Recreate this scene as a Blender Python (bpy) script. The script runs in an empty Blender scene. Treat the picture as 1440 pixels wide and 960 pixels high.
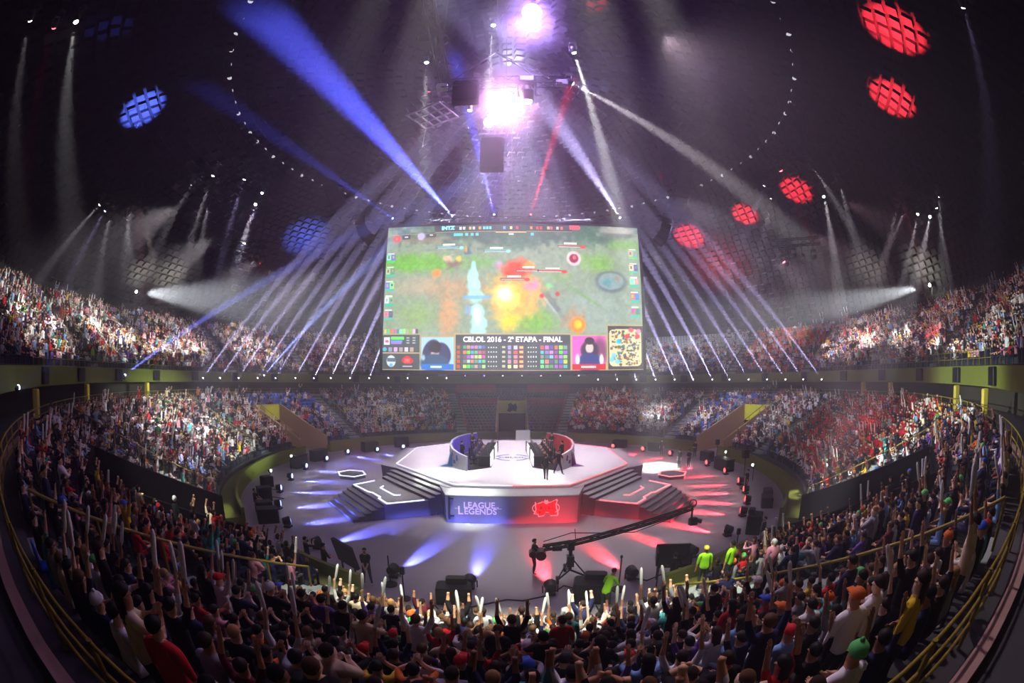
import bpy, math, random
import numpy as np
from mathutils import Vector, Matrix, Quaternion
random.seed(11); rng = np.random.default_rng(11)
PI = math.pi; R_ = math.radians
SC = bpy.context.scene; COL = SC.collection

# ------------------------------------------------------------------ camera, world, exposure
CY = 34.7                      # arena centre is (0, CY); the camera leans out over the balcony rail at the origin
CAMZ = 8.8
cam = bpy.data.cameras.new('camera'); cam.type = 'PANO'; cam.panorama_type = 'FISHEYE_EQUISOLID'
cam.sensor_width = 36; cam.fisheye_lens = 15.2; cam.fisheye_fov = R_(200); cam.clip_end = 400
co = bpy.data.objects.new('camera', cam); COL.objects.link(co)
co.location = (0, 0, CAMZ); co.rotation_euler = (R_(94.2), 0, 0); SC.camera = co
SC.view_settings.view_transform = 'Standard'; SC.view_settings.look = 'None'
SC.view_settings.gamma = 1; SC.view_settings.use_curve_mapping = False
SC.view_settings.exposure = 0.0
W = bpy.data.worlds.new('world'); SC.world = W; W.use_nodes = True
W.node_tree.nodes['Background'].inputs[0].default_value = (.02, .02, .03, 1)
W.node_tree.nodes['Background'].inputs[1].default_value = 0.0
cy = SC.cycles
cy.max_bounces = 3; cy.diffuse_bounces = 2; cy.glossy_bounces = 2; cy.volume_bounces = 0
cy.sample_clamp_indirect = 4; cy.use_light_tree = True; cy.use_adaptive_sampling = False

def spot(p, t, ang, E, c=(1, 1, 1), blend=.5, r=.1):
    l = bpy.data.lights.new('spot_light', 'SPOT'); l.energy = E; l.color = c
    l.spot_size = R_(ang); l.spot_blend = blend; l.shadow_soft_size = r
    o = bpy.data.objects.new('spot_light', l); o.location = p
    o.rotation_euler = (Vector(t) - Vector(p)).to_track_quat('-Z', 'Y').to_euler(); COL.objects.link(o); return o
def point(p, E, c=(1, 1, 1), r=.3):
    l = bpy.data.lights.new('point_light', 'POINT'); l.energy = E; l.color = c; l.shadow_soft_size = r
    o = bpy.data.objects.new('point_light', l); o.location = p; COL.objects.link(o); return o

# ------------------------------------------------------------------ helpers
def pol(az, R, z=0.):
    a = R_(az); return Vector((R * math.sin(a), CY + R * math.cos(a), z))
_F, _P = 608., R_(4.2)
def proj(x, y, z):             # world -> photograph pixel, used only to pick which spectators are nearest in view
    v = Vector((x, y, z - CAMZ)).normalized()
    cz = v.y * math.cos(_P) + v.z * math.sin(_P); cu = v.z * math.cos(_P) - v.y * math.sin(_P)
    r = 2 * _F * math.sin(math.acos(max(-1, min(1, cz))) / 2); k = math.hypot(v.x, cu) or 1
    return 720 + r * v.x / k, 480 - r * cu / k

def srgb(r, g, b):
    f = lambda u: u / 12.92 if u <= .04045 else ((u + .055) / 1.055) ** 2.4
    return (f(r / 255), f(g / 255), f(b / 255), 1)
MATS = {}
def mat(name, col=(.5, .5, .5), rough=.6, metal=0., emit=0., ecol=None, noise=0., nscale=3., spec=.3):
    if name in MATS: return MATS[name]
    m = bpy.data.materials.new(name); m.use_nodes = True; nt = m.node_tree; b = nt.nodes['Principled BSDF']
    c = tuple(col)[:3] + (1,)
    b.inputs['Base Color'].default_value = c; b.inputs['Roughness'].default_value = rough; b.inputs['Metallic'].default_value = metal
    b.inputs['Specular IOR Level'].default_value = spec
    if emit:
        b.inputs['Emission Color'].default_value = (tuple(ecol or col)[:3]) + (1,); b.inputs['Emission Strength'].default_value = emit
    if noise:
        t = nt.nodes.new('ShaderNodeTexCoord'); n = nt.nodes.new('ShaderNodeTexNoise'); r = nt.nodes.new('ShaderNodeMapRange'); mx = nt.nodes.new('ShaderNodeVectorMath'); mx.operation = 'SCALE'
        n.inputs['Scale'].default_value = nscale; n.inputs['Detail'].default_value = 4
        r.inputs['To Min'].default_value = 1 - noise; r.inputs['To Max'].default_value = 1 + noise
        nt.links.new(t.outputs['Object'], n.inputs['Vector']); nt.links.new(n.outputs['Fac'], r.inputs['Value'])
        mx.inputs[0].default_value = c[:3]; nt.links.new(r.outputs[0], mx.inputs['Scale']); nt.links.new(mx.outputs[0], b.inputs['Base Color'])
    if emit: m.cycles.emission_sampling = 'NONE'      # tiny glowing parts: seen, but not worth sampling as lights
    MATS[name] = m; return m
def objcol_mat(name, rough=.8, rnd=0.):       # colour carried by each object
    if name in MATS: return MATS[name]
    m = bpy.data.materials.new(name); m.use_nodes = True; nt = m.node_tree; b = nt.nodes['Principled BSDF']
    i = nt.nodes.new('ShaderNodeObjectInfo'); b.inputs['Roughness'].default_value = rough; b.inputs['Specular IOR Level'].default_value = .2
    nt.links.new(i.outputs['Color'], b.inputs['Base Color']); MATS[name] = m; return m
def attr_mat(name, attr='Col', rough=.85, emit=0.):
    if name in MATS: return MATS[name]
    m = bpy.data.materials.new(name); m.use_nodes = True; nt = m.node_tree; b = nt.nodes['Principled BSDF']
    a = nt.nodes.new('ShaderNodeAttribute'); a.attribute_name = attr; b.inputs['Roughness'].default_value = rough; b.inputs['Specular IOR Level'].default_value = .2
    if emit:
        b.inputs['Base Color'].default_value = (.01, .01, .01, 1); nt.links.new(a.outputs['Color'], b.inputs['Emission Color']); b.inputs['Emission Strength'].default_value = emit
    else: nt.links.new(a.outputs['Color'], b.inputs['Base Color'])
    MATS[name] = m; return m
def ramp_mat(name, stops, rough=.8):
    m = bpy.data.materials.new(name); m.use_nodes = True; nt = m.node_tree; b = nt.nodes['Principled BSDF']
    i = nt.nodes.new('ShaderNodeObjectInfo'); r = nt.nodes.new('ShaderNodeValToRGB'); cr = r.color_ramp
    cr.elements[0].color = stops[0]; cr.elements[1].color = stops[-1]
    for k, s in enumerate(stops[1:-1]): e = cr.elements.new((k + 1) / (len(stops) - 1)); e.color = s
    b.inputs['Roughness'].default_value = rough
    nt.links.new(i.outputs['Random'], r.inputs[0]); nt.links.new(r.outputs[0], b.inputs['Base Color']); MATS[name] = m; return m

class MB:
    def __init__(s): s.v = []; s.f = []; s.m = []; s.sm = []
    def add(s, vs, fs, mi=0, smooth=False):
        b = len(s.v); s.v += [tuple(x) for x in vs]; s.f += [tuple(b + i for i in f) for f in fs]; s.m += [mi] * len(fs); s.sm += [smooth] * len(fs); return s
    def box(s, c, d, rz=0., mi=0, M=None):
        x, y, z = (k / 2 for k in d); vs = [Vector((i * x, j * y, k * z)) for k in (-1, 1) for j in (-1, 1) for i in (-1, 1)]
        T = M if M is not None else Matrix.Rotation(rz, 3, 'Z'); c = Vector(c)
        return s.add([T @ v + c for v in vs], [(0, 2, 3, 1), (4, 5, 7, 6), (0, 1, 5, 4), (2, 6, 7, 3), (0, 4, 6, 2), (1, 3, 7, 5)], mi)
    def bbox(s, c, d, bev, rz=0., mi=0):      # box with chamfered vertical edges and top
        x, y, z = d[0] / 2, d[1] / 2, d[2]; b = bev
        poly = [(-x + b, -y), (x - b, -y), (x, -y + b), (x, y - b), (x - b, y), (-x + b, y), (-x, y - b), (-x, -y + b)]
        T = Matrix.Rotation(rz, 3, 'Z'); c = Vector(c); vs = []
        for k, (h, q) in enumerate(((0, 1.), (z - b, 1.), (z, 1 - b / max(x, y)))):
            vs += [T @ Vector((px * q, py * q, h - z / 2)) + c for px, py in poly]
        fs = [tuple(range(7, -1, -1)), tuple(range(16, 24))]
        for L in (0, 8): fs += [(L + i, L + (i + 1) % 8, L + 8 + (i + 1) % 8, L + 8 + i) for i in range(8)]
        return s.add(vs, fs, mi)
    def cyl(s, p0, p1, r0, r1=None, n=8, mi=0, cap=True, smooth=True):
        p0, p1 = Vector(p0), Vector(p1); r1 = r0 if r1 is None else r1; d = p1 - p0
        if d.length < 1e-6: return s
        q = d.to_track_quat('Z', 'Y'); vs = []
        for p, r in ((p0, r0), (p1, r1)): vs += [p + q @ Vector((r * math.cos(2 * PI * i / n), r * math.sin(2 * PI * i / n), 0)) for i in range(n)]
        s.add(vs, [(i, (i + 1) % n, n + (i + 1) % n, n + i) for i in range(n)], mi, smooth)
        if cap: s.add(vs, [tuple(range(n - 1, -1, -1)), tuple(range(n, 2 * n))], mi)
        return s
    def tube(s, pts, r, n=6, mi=0, closed=False):
        pts = [Vector(p) for p in pts]; N = len(pts); vs = []
        for k, p in enumerate(pts):
            a = pts[(k - 1) % N] if closed or k else p; b = pts[(k + 1) % N] if closed or k < N - 1 else p
            q = (b - a).to_track_quat('Z', 'Y'); vs += [p + q @ Vector((r * math.cos(2 * PI * i / n), r * math.sin(2 * PI * i / n), 0)) for i in range(n)]
        fs = []
        for k in range(N if closed else N - 1):
            a, b = k * n, ((k + 1) % N) * n; fs += [(a + i, a + (i + 1) % n, b + (i + 1) % n, b + i) for i in range(n)]
        s.add(vs, fs, mi, True)
        if not closed: s.add(vs, [tuple(range(n - 1, -1, -1)), tuple((N - 1) * n + i for i in range(n))], mi)
        return s
    def prism(s, poly, z0, z1, mi=0, M=None):
        n = len(poly); vs = [Vector((x, y, z0)) for x, y in poly] + [Vector((x, y, z1)) for x, y in poly]
        if M is not None: vs = [M @ v for v in vs]
        return s.add(vs, [tuple(range(n - 1, -1, -1)), tuple(range(n, 2 * n))] + [(i, (i + 1) % n, n + (i + 1) % n, n + i) for i in range(n)], mi)
    def loft(s, lo, hi, mi=0):                 # two equal outlines of 3-D points
        n = len(lo); return s.add(list(lo) + list(hi), [tuple(range(n - 1, -1, -1)), tuple(range(n, 2 * n))] + [(i, (i + 1) % n, n + (i + 1) % n, n + i) for i in range(n)], mi)
    def arc(s, R0, R1, z0, z1, a0, a1, mi=0, step=3., top=True, tilt=None):
        n = max(1, int(math.ceil((a1 - a0) / step))); vs = []
        for i in range(n + 1):
            a = a0 + (a1 - a0) * i / n; vs += [pol(a, R0, z0), pol(a, R1, z0), pol(a, R1, z1), pol(a, R0, z1)]
        fs = [(3, 2, 1, 0), (4 * n, 4 * n + 1, 4 * n + 2, 4 * n + 3)]
        for i in range(n):
            b = 4 * i
            for k in range(4): fs.append((b + k, b + (k + 1) % 4, b + 4 + (k + 1) % 4, b + 4 + k))
        return s.add(vs, fs, mi)
    def sph(s, c, r, n=8, m=6, mi=0, sc=(1, 1, 1), half=False, q=None):
        c = Vector(c); vs = []; fs = []
        for j in range(m + 1):
            t = PI * j / m * (.5 if half else 1)
            for i in range(n):
                v = Vector((r * sc[0] * math.sin(t) * math.cos(2 * PI * i / n), r * sc[1] * math.sin(t) * math.sin(2 * PI * i / n), r * sc[2] * math.cos(t)))
                vs.append(c + (q @ v if q else v))
        for j in range(m): fs += [(j * n + i, (j + 1) * n + i, (j + 1) * n + (i + 1) % n, j * n + (i + 1) % n) for i in range(n)]
        return s.add(vs, fs, mi, True)
    def build(s, name, mats, parent=None, loc=None, kind=None):
        off = Vector((0, 0, 0))
        if parent is not None: off = parent.get('_w') and Vector(parent['_w']) or Vector((0, 0, 0))
        elif loc is not None: off = Vector(loc)
        me = bpy.data.meshes.new(name); me.from_pydata([(x - off.x, y - off.y, z - off.z) for x, y, z in s.v], [], s.f)
        for m in (mats if isinstance(mats, (list, tuple)) else [mats]): me.materials.append(m)
        me.polygons.foreach_set('material_index', s.m); me.polygons.foreach_set('use_smooth', s.sm); me.update()
        o = bpy.data.objects.new(name, me); COL.objects.link(o)
        if parent is not None: o.parent = parent
        elif loc is not None: o.location = loc; o['_w'] = tuple(off)
        if parent is not None: o['_w'] = tuple(off)
        if kind: o['kind'] = kind
        return o
def tag(o, label=None, cat=None, group=None, kind=None):
    if label: o['label'] = label
    if cat: o['category'] = cat
    if group: o['group'] = group
    if kind: o['kind'] = kind
    return o
def thing(name, label, cat, loc, group=None, kind=None):
    o = bpy.data.objects.new(name, None); COL.objects.link(o); o.location = loc; o.empty_display_size = .2; o['_w'] = tuple(loc)
    return tag(o, label, cat, group, kind)
def copy_tree(o, parent=None):
    c = o.copy(); COL.objects.link(c); c.parent = parent
    for ch in o.children: copy_tree(ch, c)
    return c
def text_mesh(txt, size, name, m, parent, M, extrude=.01, sx=1., bold=0., align='CENTER'):
    cu = bpy.data.curves.new('t', 'FONT'); cu.body = txt; cu.size = size; cu.extrude = extrude; cu.align_x = align; cu.align_y = 'CENTER'; cu.offset = bold; cu.resolution_u = 3
    t = bpy.data.objects.new('t', cu); COL.objects.link(t)
    me = bpy.data.meshes.new_from_object(t.evaluated_get(bpy.context.evaluated_depsgraph_get())); bpy.data.objects.remove(t); bpy.data.curves.remove(cu)
    off = Vector(parent['_w']) if parent is not None and parent.get('_w') else Vector((0, 0, 0))
    me.transform(Matrix.Translation(-off) @ M @ Matrix.Diagonal((sx, 1, 1, 1)))
    me.materials.clear(); me.materials.append(m); me.name = name
    o = bpy.data.objects.new(name, me); COL.objects.link(o); o.parent = parent; return o
_ORD = 'first second third fourth fifth sixth seventh eighth ninth tenth eleventh twelfth thirteenth fourteenth fifteenth sixteenth seventeenth eighteenth nineteenth'.split()
_TEN = {2: 'twenty', 3: 'thirty', 4: 'forty', 5: 'fifty', 6: 'sixty', 7: 'seventy'}; _TTH = {2: 'twentieth', 3: 'thirtieth', 4: 'fortieth', 5: 'fiftieth', 6: 'sixtieth', 7: 'seventieth'}
def ordw(n):
    if n <= 19: return _ORD[n - 1]
    t, u = divmod(n, 10); return _TTH[t] if u == 0 else _TEN[t] + '-' + _ORD[u - 1]

# ------------------------------------------------------------------ materials
M_floor = mat('floor_vinyl', srgb(150, 146, 150), .38, noise=.06, nscale=.5)
M_conc = mat('concrete', srgb(120, 120, 118), .85, noise=.15, nscale=1.2)
M_concd = mat('dark_concrete', srgb(70, 70, 72), .9, noise=.15, nscale=1.2)
M_pink = mat('kerb_concrete', srgb(170, 140, 130), .9, noise=.1)
M_green = mat('olive_green_paint', srgb(112, 118, 46), .6, noise=.08)
M_lime = mat('lime_panel', srgb(205, 215, 40), .6)
M_tan = mat('tan_plaster', srgb(196, 168, 120), .8, noise=.06)
M_yel = mat('yellow_rail_paint', srgb(140, 122, 40), .5)
M_white = mat('white_gloss_floor', srgb(235, 232, 235), .35, noise=.02)
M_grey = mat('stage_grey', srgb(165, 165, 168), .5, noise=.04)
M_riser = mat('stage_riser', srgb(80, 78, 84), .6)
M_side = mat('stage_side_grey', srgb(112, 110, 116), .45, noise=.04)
M_blk = mat('black_plastic', srgb(22, 22, 24), .5)
M_blkm = mat('black_metal', srgb(26, 26, 28), .45, .3)
M_arr = mat('speaker_black', srgb(9, 9, 10), .9, spec=.05)
M_drape = mat('black_drape', srgb(10, 10, 11), .95, spec=.05)
M_steel = mat('truss_aluminium', srgb(120, 120, 125), .4, .7)
M_trd = mat('truss_black', srgb(16, 16, 18), .5, .4)
M_dome = mat('dome_shell', srgb(5, 5, 5), .95, spec=.02)
M_dpan = mat('dome_panel', srgb(11, 10, 11), .95, noise=.25, spec=.05)
M_ledw = mat('led_white_blue', (.8, .8, .9), .5, emit=1.6, ecol=(.72, .74, 1.))
M_ledr = mat('led_red', (.9, .2, .2), .5, emit=1.5, ecol=(1., .22, .25))
# ------------------------------------------------------------------ haze
vm = bpy.data.materials.new('haze'); vm.use_nodes = True; _n = vm.node_tree.nodes; _n.clear()
_o = _n.new('ShaderNodeOutputMaterial'); _v = _n.new('ShaderNodeVolumeScatter'); HAZE = .0055
_v.inputs['Color'].default_value = (.93, .84, 1., 1); _v.inputs['Density'].default_value = HAZE; _v.inputs['Anisotropy'].default_value = .25
vm.node_tree.links.new(_v.outputs[0], _o.inputs['Volume'])
vm.cycles.homogeneous_volume = True; vm.cycles.volume_sampling = 'EQUIANGULAR'
b = MB(); prof = [(0, -.5), (46.2, -.5), (46.2, 13.)] + [(57.3 * math.cos(R_(e)), -24 + 57.3 * math.sin(R_(e))) for e in (45.5, 50, 55, 60, 66, 72, 78, 84)] + [(0, 33.3)]; n = 64; vs = [(0, CY, -.5)]     # the haze hangs a few metres clear of the dome
for r, z in prof[1:-1]: vs += [(r * math.sin(2 * PI * i / n), CY + r * math.cos(2 * PI * i / n), z) for i in range(n)]
vs.append((0, CY, 33.3)); m = len(prof) - 2
fs = [(0, 1 + i, 1 + (i + 1) % n) for i in range(n)] + [(1 + k * n + i, 1 + (k + 1) * n + i, 1 + (k + 1) * n + (i + 1) % n, 1 + k * n + (i + 1) % n) for k in range(m - 1) for i in range(n)] + [(1 + (m - 1) * n + i, len(vs) - 1, 1 + (m - 1) * n + (i + 1) % n) for i in range(n)]
b.add(vs, fs)
tag(b.build('haze', vm), 'thin theatrical haze filling the whole arena under the dome', 'haze', kind='stuff')

# ------------------------------------------------------------------ setting: floor, terraces, balcony, dome
VOMS = [0, 72, 144, 216, 288]; HWD = {144: 2.7, 216: 2.7}; HW = 1.95; VR0, VR1 = 21.2, 29.8
def in_vom(az, R, pad=0.):
    if R > VR1: return False
    for v in VOMS:
        d = (az - v + 180) % 360 - 180
        if abs(d) < 60 and abs(R * math.sin(R_(d))) < HWD.get(v, HW) + pad: return True
    return False
AISLES = [16.5, 54, 90, 130, 164.5, 195.5, 230, 270, 306, 343.5]
def norm(a): return (a + 180) % 360 - 180
NEAR = 164.5
def is_near(az): return abs(norm(az)) > NEAR
ROWS = 13
def rowR(i): return 22.6 + .8 * i
def rowz(i, near=False): return (.12 + .405 * i) if near else (.93 + .336 * i)
def intervals(R):                                   # azimuth intervals of terrace at radius R with the tunnels cut out
    cuts = []
    if R - .4 < VR1:
        for v in VOMS:
            h = math.degrees(math.asin(HWD.get(v, HW) / (R - .1))); cuts.append((v - h, v + h))
    out = []; 
    if not cuts: return [(0, 360)]
    for k in range(5): out.append((cuts[k][1], cuts[(k + 1) % 5][0] + (360 if k == 4 else 0)))
    return out
b = MB(); b.prism([(34.5 * math.sin(2 * PI * i / 96), CY + 34.5 * math.cos(2 * PI * i / 96)) for i in range(95, -1, -1)], -.3, 0)
floor = b.build('floor', M_floor, kind='structure')
b = MB()
for i in range(ROWS):
    R0 = rowR(i)
    for a0, a1 in intervals(R0):
        segs = []
        lo, hi = 180 - (180 - NEAR), 180 + (180 - NEAR)
        if a0 < lo and a1 > hi: segs = [(a0, lo, False), (lo, hi, True), (hi, a1, False)]
        else: segs = [(a0, a1, False)]
        for s0, s1, nr in segs: b.arc(R0, R0 + .82, -.02, rowz(i, nr), s0, s1, step=3)
terr = b.build('terrace_lower_floor', M_concd, kind='structure')
b = MB(); b.arc(rowR(ROWS), 38.5, 4.9, 5.3, 0, 360); b.build('gangway_floor', M_concd, kind='structure')
b = MB(); b.arc(33.75, 34.0, 5.3, 5.5, 0, 360); b.build('trim_1', M_pink, kind='structure')       # kerb outside the gangway rail
b = MB()
for a0, a1 in intervals(21.4):
    for s0, s1, z1 in ((a0, min(a1, NEAR), 1.15), (max(a0, 360 - NEAR), a1, 1.15)):
        if s1 > s0: b.arc(21.3, 21.5, 0, z1, s0, s1)
# deck between the front wall and the first row
for a0, a1 in intervals(21.6):
    for s0, s1 in ((a0, min(a1, NEAR)), (max(a0, 360 - NEAR), a1)):
        if s1 > s0: b.arc(21.5, 22.65, -.02, .6, s0, s1)
b.build('wall_front', M_green, kind='structure')
b = MB()                                                                   # the steep side faces of the nearest block
for sg in (1, -1):
    n = ROWS
    for i in range(n):
        b.box(pol(sg * NEAR, rowR(i) + .4, (rowz(i) + rowz(i, True)) / 2 - .05), (.12, .84, abs(rowz(i) - rowz(i, True)) + .25), rz=-R_(sg * NEAR))
b.build('wall_aisle', M_conc, kind='structure')
# tunnels (vomitories)
for k, v in enumerate(VOMS):
    HW = HWD.get(v, 1.95); t = thing('entrance_tunnel', None, None, pol(v, VR0, 0), kind='structure')
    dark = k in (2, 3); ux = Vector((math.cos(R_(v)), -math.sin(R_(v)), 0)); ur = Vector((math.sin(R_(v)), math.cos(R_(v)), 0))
    o = pol(v, 0)
    for sg in (1, -1):
        b = MB(); N = 8; top0 = 1.5; top1 = 4.75
        lo = []; hi = []
        pts = []
        for R in (VR0 + (.6 if not dark else 1.2), VR1):
            f = (R - VR0) / (VR1 - VR0); zt = top0 + (top1 - top0) * f
            pts.append((R, zt))
        q = [o + ux * sg * HW + ur * pts[0][0], o + ux * sg * (HW + .22) + ur * pts[0][0], o + ux * sg * (HW + .22) + ur * pts[1][0], o + ux * sg * HW + ur * pts[1][0]]
        lo = q; hi = [q[0] + Vector((0, 0, pts[0][1])), q[1] + Vector((0, 0, pts[0][1])), q[2] + Vector((0, 0, pts[1][1])), q[3] + Vector((0, 0, pts[1][1]))]
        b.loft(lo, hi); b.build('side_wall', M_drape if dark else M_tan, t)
    b = MB(); T = Matrix.Rotation(-R_(v), 3, 'Z')
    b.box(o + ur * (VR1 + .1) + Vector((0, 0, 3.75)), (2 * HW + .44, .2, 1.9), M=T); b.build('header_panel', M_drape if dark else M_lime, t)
    b = MB(); b.box(o + ur * (VR1 + 3.2) + Vector((0, 0, 1.4)), (2 * HW, .2, 2.8), M=T)
    for sg in (1, -1): b.box(o + ur * (VR1 + 1.6) + ux * sg * HW + Vector((0, 0, 1.4)), (.2, 3.2, 2.8), M=T)
    b.build('dark_passage', M_drape, t)
    rail = MB()
    for sg in (1, -1):
        a = o + ux * sg * (HW + .1); p0 = a + ur * (VR0 + 1.) + Vector((0, 0, 2.2)); p1 = a + ur * VR1 + Vector((0, 0, 5.35)); rail.tube([p0, p1], .035)
        for f in (0, .25, .5, .75, 1):
            p = p0.lerp(p1, f); rail.cyl(p - Vector((0, 0, .62)), p, .03, n=6)
    p0 = o + ux * HW + ur * VR1 + Vector((0, 0, 5.35)); p1 = o - ux * HW + ur * VR1 + Vector((0, 0, 5.35)); rail.tube([p0, p1], .035); rail.tube([p0 - Vector((0, 0, .35)), p1 - Vector((0, 0, .35))], .03)
    for f in (0, .25, .5, .75, 1): p = p0.lerp(p1, f); rail.cyl(p - Vector((0, 0, .7)), p, .03, n=6)
    if not dark: rail.build('guard_rail', M_yel, t)
    if k == 0:
        b = MB()
        M = Matrix.Translation(o + ur * (VR1 - .02) + Vector((0, 0, 3.75))) @ Matrix.Rotation(PI / 2, 4, 'X')
        b.prism([(-.75, -.55), (-.35, -.75), (.1, -.5), (.6, -.7), (.75, -.1), (.55, .55), (.2, .3), (-.2, .65), (-.6, .4), (-.5, 0)], 0, .03, M=M)
        b.build('dark_emblem', M_blk, t)
# aisle stairs: lighter steps over the terrace, two per row
for sector, a in enumerate(AISLES):
    b = MB(); nr = False; hw = .7
    for i in range(ROWS):
        for h in (0, 1):
            R = rowR(i) + .4 * h; zz = rowz(i) + .02 + (.17 if h else 0.)
            if R < VR1 + .1 and in_vom(a, R, .8): continue
            b.box(pol(a, R + .2, zz / 2 + .01), (2 * hw, .4, zz + .03), rz=-R_(a))
    b.build('aisle_steps', mat('aisle_concrete', srgb(140, 150, 145), .85, noise=.1), kind='structure')
# balcony
b = MB(); b.arc(35.2, 35.45, 7.1, 8.3, 0, 360); b.build('wall_balcony_front', M_green, kind='structure')
b = MB(); b.arc(35.45, 38.6, 7.1, 7.4, 0, 360); b.build('ceiling_gangway', M_concd, kind='structure')
b = MB(); b.arc(38.3, 38.6, 5.0, 7.4, 0, 360); b.build('wall_gangway', mat('gangway_wall', srgb(58, 52, 44), .9), kind='structure')
UROWS = 13
def urR(i): return 36.2 + .75 * i
def urz(i): return 8.3 + .48 * i
b = MB(); b.arc(35.45, 36.25, 8.0, 8.3, -140, 140)
for i in range(UROWS): b.arc(urR(i), urR(i) + .77, urz(i) - .6, urz(i), -140, 140)
b.build('terrace_upper_floor', M_concd, kind='structure')
UAIS = [-111, -73, -54, -18, 18, 57, 77, 112]
for a in UAIS:
    b = MB()
    for i in range(UROWS):
        for h in (0, 1):
            zz = urz(i) + .02 + .24 * h; b.box(pol(a, urR(i) + .19 + .375 * h, zz - .2), (1.3, .375, .42), rz=-R_(a))
    b.build('aisle_steps', MATS['aisle_concrete'], kind='structure')
b = MB(); b.arc(46.6, 46.9, 13., 17.2, 0, 360); b.build('wall_upper', mat('upper_wall', srgb(20, 20, 22), .9), kind='structure')
# dome: dark shell with proud panels
SZ, SR = -24., 61.7
def domept(az, el, r):
    e = R_(el); p = pol(az, r * math.cos(e)); p.z = SZ + r * math.sin(e); return p
E0 = math.degrees(math.acos(47.2 / SR)); b = MB(); NA, NE = 96, 24; vs = []; fs = []
for j in range(NE + 1):
    for i in range(NA): vs.append(domept(360 * i / NA, E0 + (89.9 - E0) * j / NE, SR))
for j in range(NE): fs += [(j * NA + i, j * NA + (i + 1) % NA, (j + 1) * NA + (i + 1) % NA, (j + 1) * NA + i) for i in range(NA)]
b.add(vs, fs, 0, True); ceil = b.build('ceiling', M_dome, kind='structure')
b = MB(); j = 0; el = E0 + .4
while el < 88:
    R = SR * math.cos(R_(el)); n = max(12, int(2 * PI * R / 1.2)); de = math.degrees(.95 / SR); off = .5 * (j % 2)
    for i in range(n):
        a0 = 360 * (i + off) / n; a1 = a0 + 360 / n * .66; e1 = el + de * .7; sk = 360 / n * .16
        q = [(a0, el), (a1, el), (a1 + sk, e1), (a0 + sk, e1)]
        b.loft([domept(a, e, SR - .02) for a, e in q], [domept(a, e, SR - .3) for a, e in q])
    el += de; j += 1
o = b.build('ceiling_panel', M_dpan, ceil); o['kind'] = 'stuff'

# ------------------------------------------------------------------ rails
def rail_seg(name, label, R, z0, a0, a1, bars, posts, m=M_yel, r=.03, group=None, as_parts=True):
    am = (a0 + a1) / 2; t = thing(name, label, 'railing', pol(am, R, z0), group)
    n = max(2, int((a1 - a0) / 2.5))
    for h in bars:
        b = MB(); b.tube([pol(a0 + (a1 - a0) * i / n, R, z0 + h) for i in range(n + 1)], r); b.build('rail_bar', m, t)
    base = None
    if as_parts:
        for i in range(posts + 1):
            p = pol(a0 + (a1 - a0) * i / posts, R, z0)
            if base is None:
                b = MB(); b.cyl(p, p + Vector((0, 0, bars[-1] + .04)), r * 1.25, n=6); base = b.build('post', m, t); p_first = p
            else:
                c = base.copy(); COL.objects.link(c); c.parent = t; c.location = p - p_first
    else:
        b = MB()
        for i in range(posts + 1): p = pol(a0 + (a1 - a0) * i / posts, R, z0); b.cyl(p, p + Vector((0, 0, bars[-1] + .03)), r, n=5)
        o = b.build('post', m, t); o['kind'] = 'stuff'
    return t
_rl = ['behind the empty far block', 'behind the far right seats', 'above the tan tunnel on the right', 'behind the mixed right block', 'behind the red-lit right block', 'at the near right corner beside the camera', 'behind the nearest spectators', 'at the near left corner beside the camera', 'behind the dark left block', 'behind the left block', 'above the tan tunnel on the left', 'behind the far left seats']
for k in range(12):
    a0 = -15 + 30 * k; near = 4 <= k <= 8
    rail_seg('gangway_railing', 'yellow three-bar railing along the gangway, ' + _rl[k], 33.45, 5.3, a0, a0 + 30, (.4, .75, 1.1) if near else (.35, .7, 1.05), 10, as_parts=True)
_ul = {-5: 'left of the camera, dark', -4: 'under the brightest left crowd', -3: 'under the left aisle with a lit steward', -2: 'under the far left crowd', -1: 'left of the screen', 0: 'behind the big screen', 1: 'right of the screen', 2: 'under the orange seats', 3: 'under the pink-lit crowd', 4: 'under the two bright stewards on the right', 5: 'right of the camera, dark'}
for k in range(-5, 6):
    rail_seg('balcony_railing', 'thin olive railing on the balcony front, ' + _ul[k], 35.35, 8.3, k * 24 - 12, k * 24 + 12, (.45, .95), 14, as_parts=False, r=.022)
def handrail(label, a, R0, R1, z0, z1, h=1., posts=5, m=M_yel, r=.045):
    t = thing('aisle_handrail', label, 'handrail', pol(a, R0, z0)); b = MB(); b.tube([pol(a, R0, z0 + h), pol(a, R1, z1 + h)], r); b.build('rail_bar', m, t)
    for i in range(posts):
        f = i / (posts - 1); p = pol(a, R0 + (R1 - R0) * f, z0 + (z1 - z0) * f); b = MB(); b.cyl(p, p + Vector((0, 0, h)), r * .9, n=6); b.build('post', m, t)
    return t
z_ = lambda R, nr=False: rowz((R - 22.6) / .8, nr)
handrail('yellow handrail down the aisle on the right edge of the nearest block', 165.5, 22.6, 33, z_(22.6, True) + .2, z_(33, True), 1., 7)
handrail('yellow handrail down the aisle on the left edge of the nearest block', -163, 23.5, 32.6, z_(23.5) - .2, z_(32.6), 1., 6)
handrail('yellow handrail between the red-lit block and the bright strip over the dark right tunnel', 133, 22.8, 32.8, z_(22.8), z_(32.8), 1., 7)
handrail('yellow handrail between the left block and the bright strip over the dark left tunnel', -130, 22.8, 32.8, z_(22.8), z_(32.8), 1., 7)
handrail('pale handrail beside the grey stairs between the mixed and red-lit right blocks', 92.5, 23.2, 32.6, z_(23.2), z_(32.6), 1., 7)
handrail('thin handrail along the aisle in the left crowd', -92, 23.2, 32.6, z_(23.2), z_(32.6), 1., 7)
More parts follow.
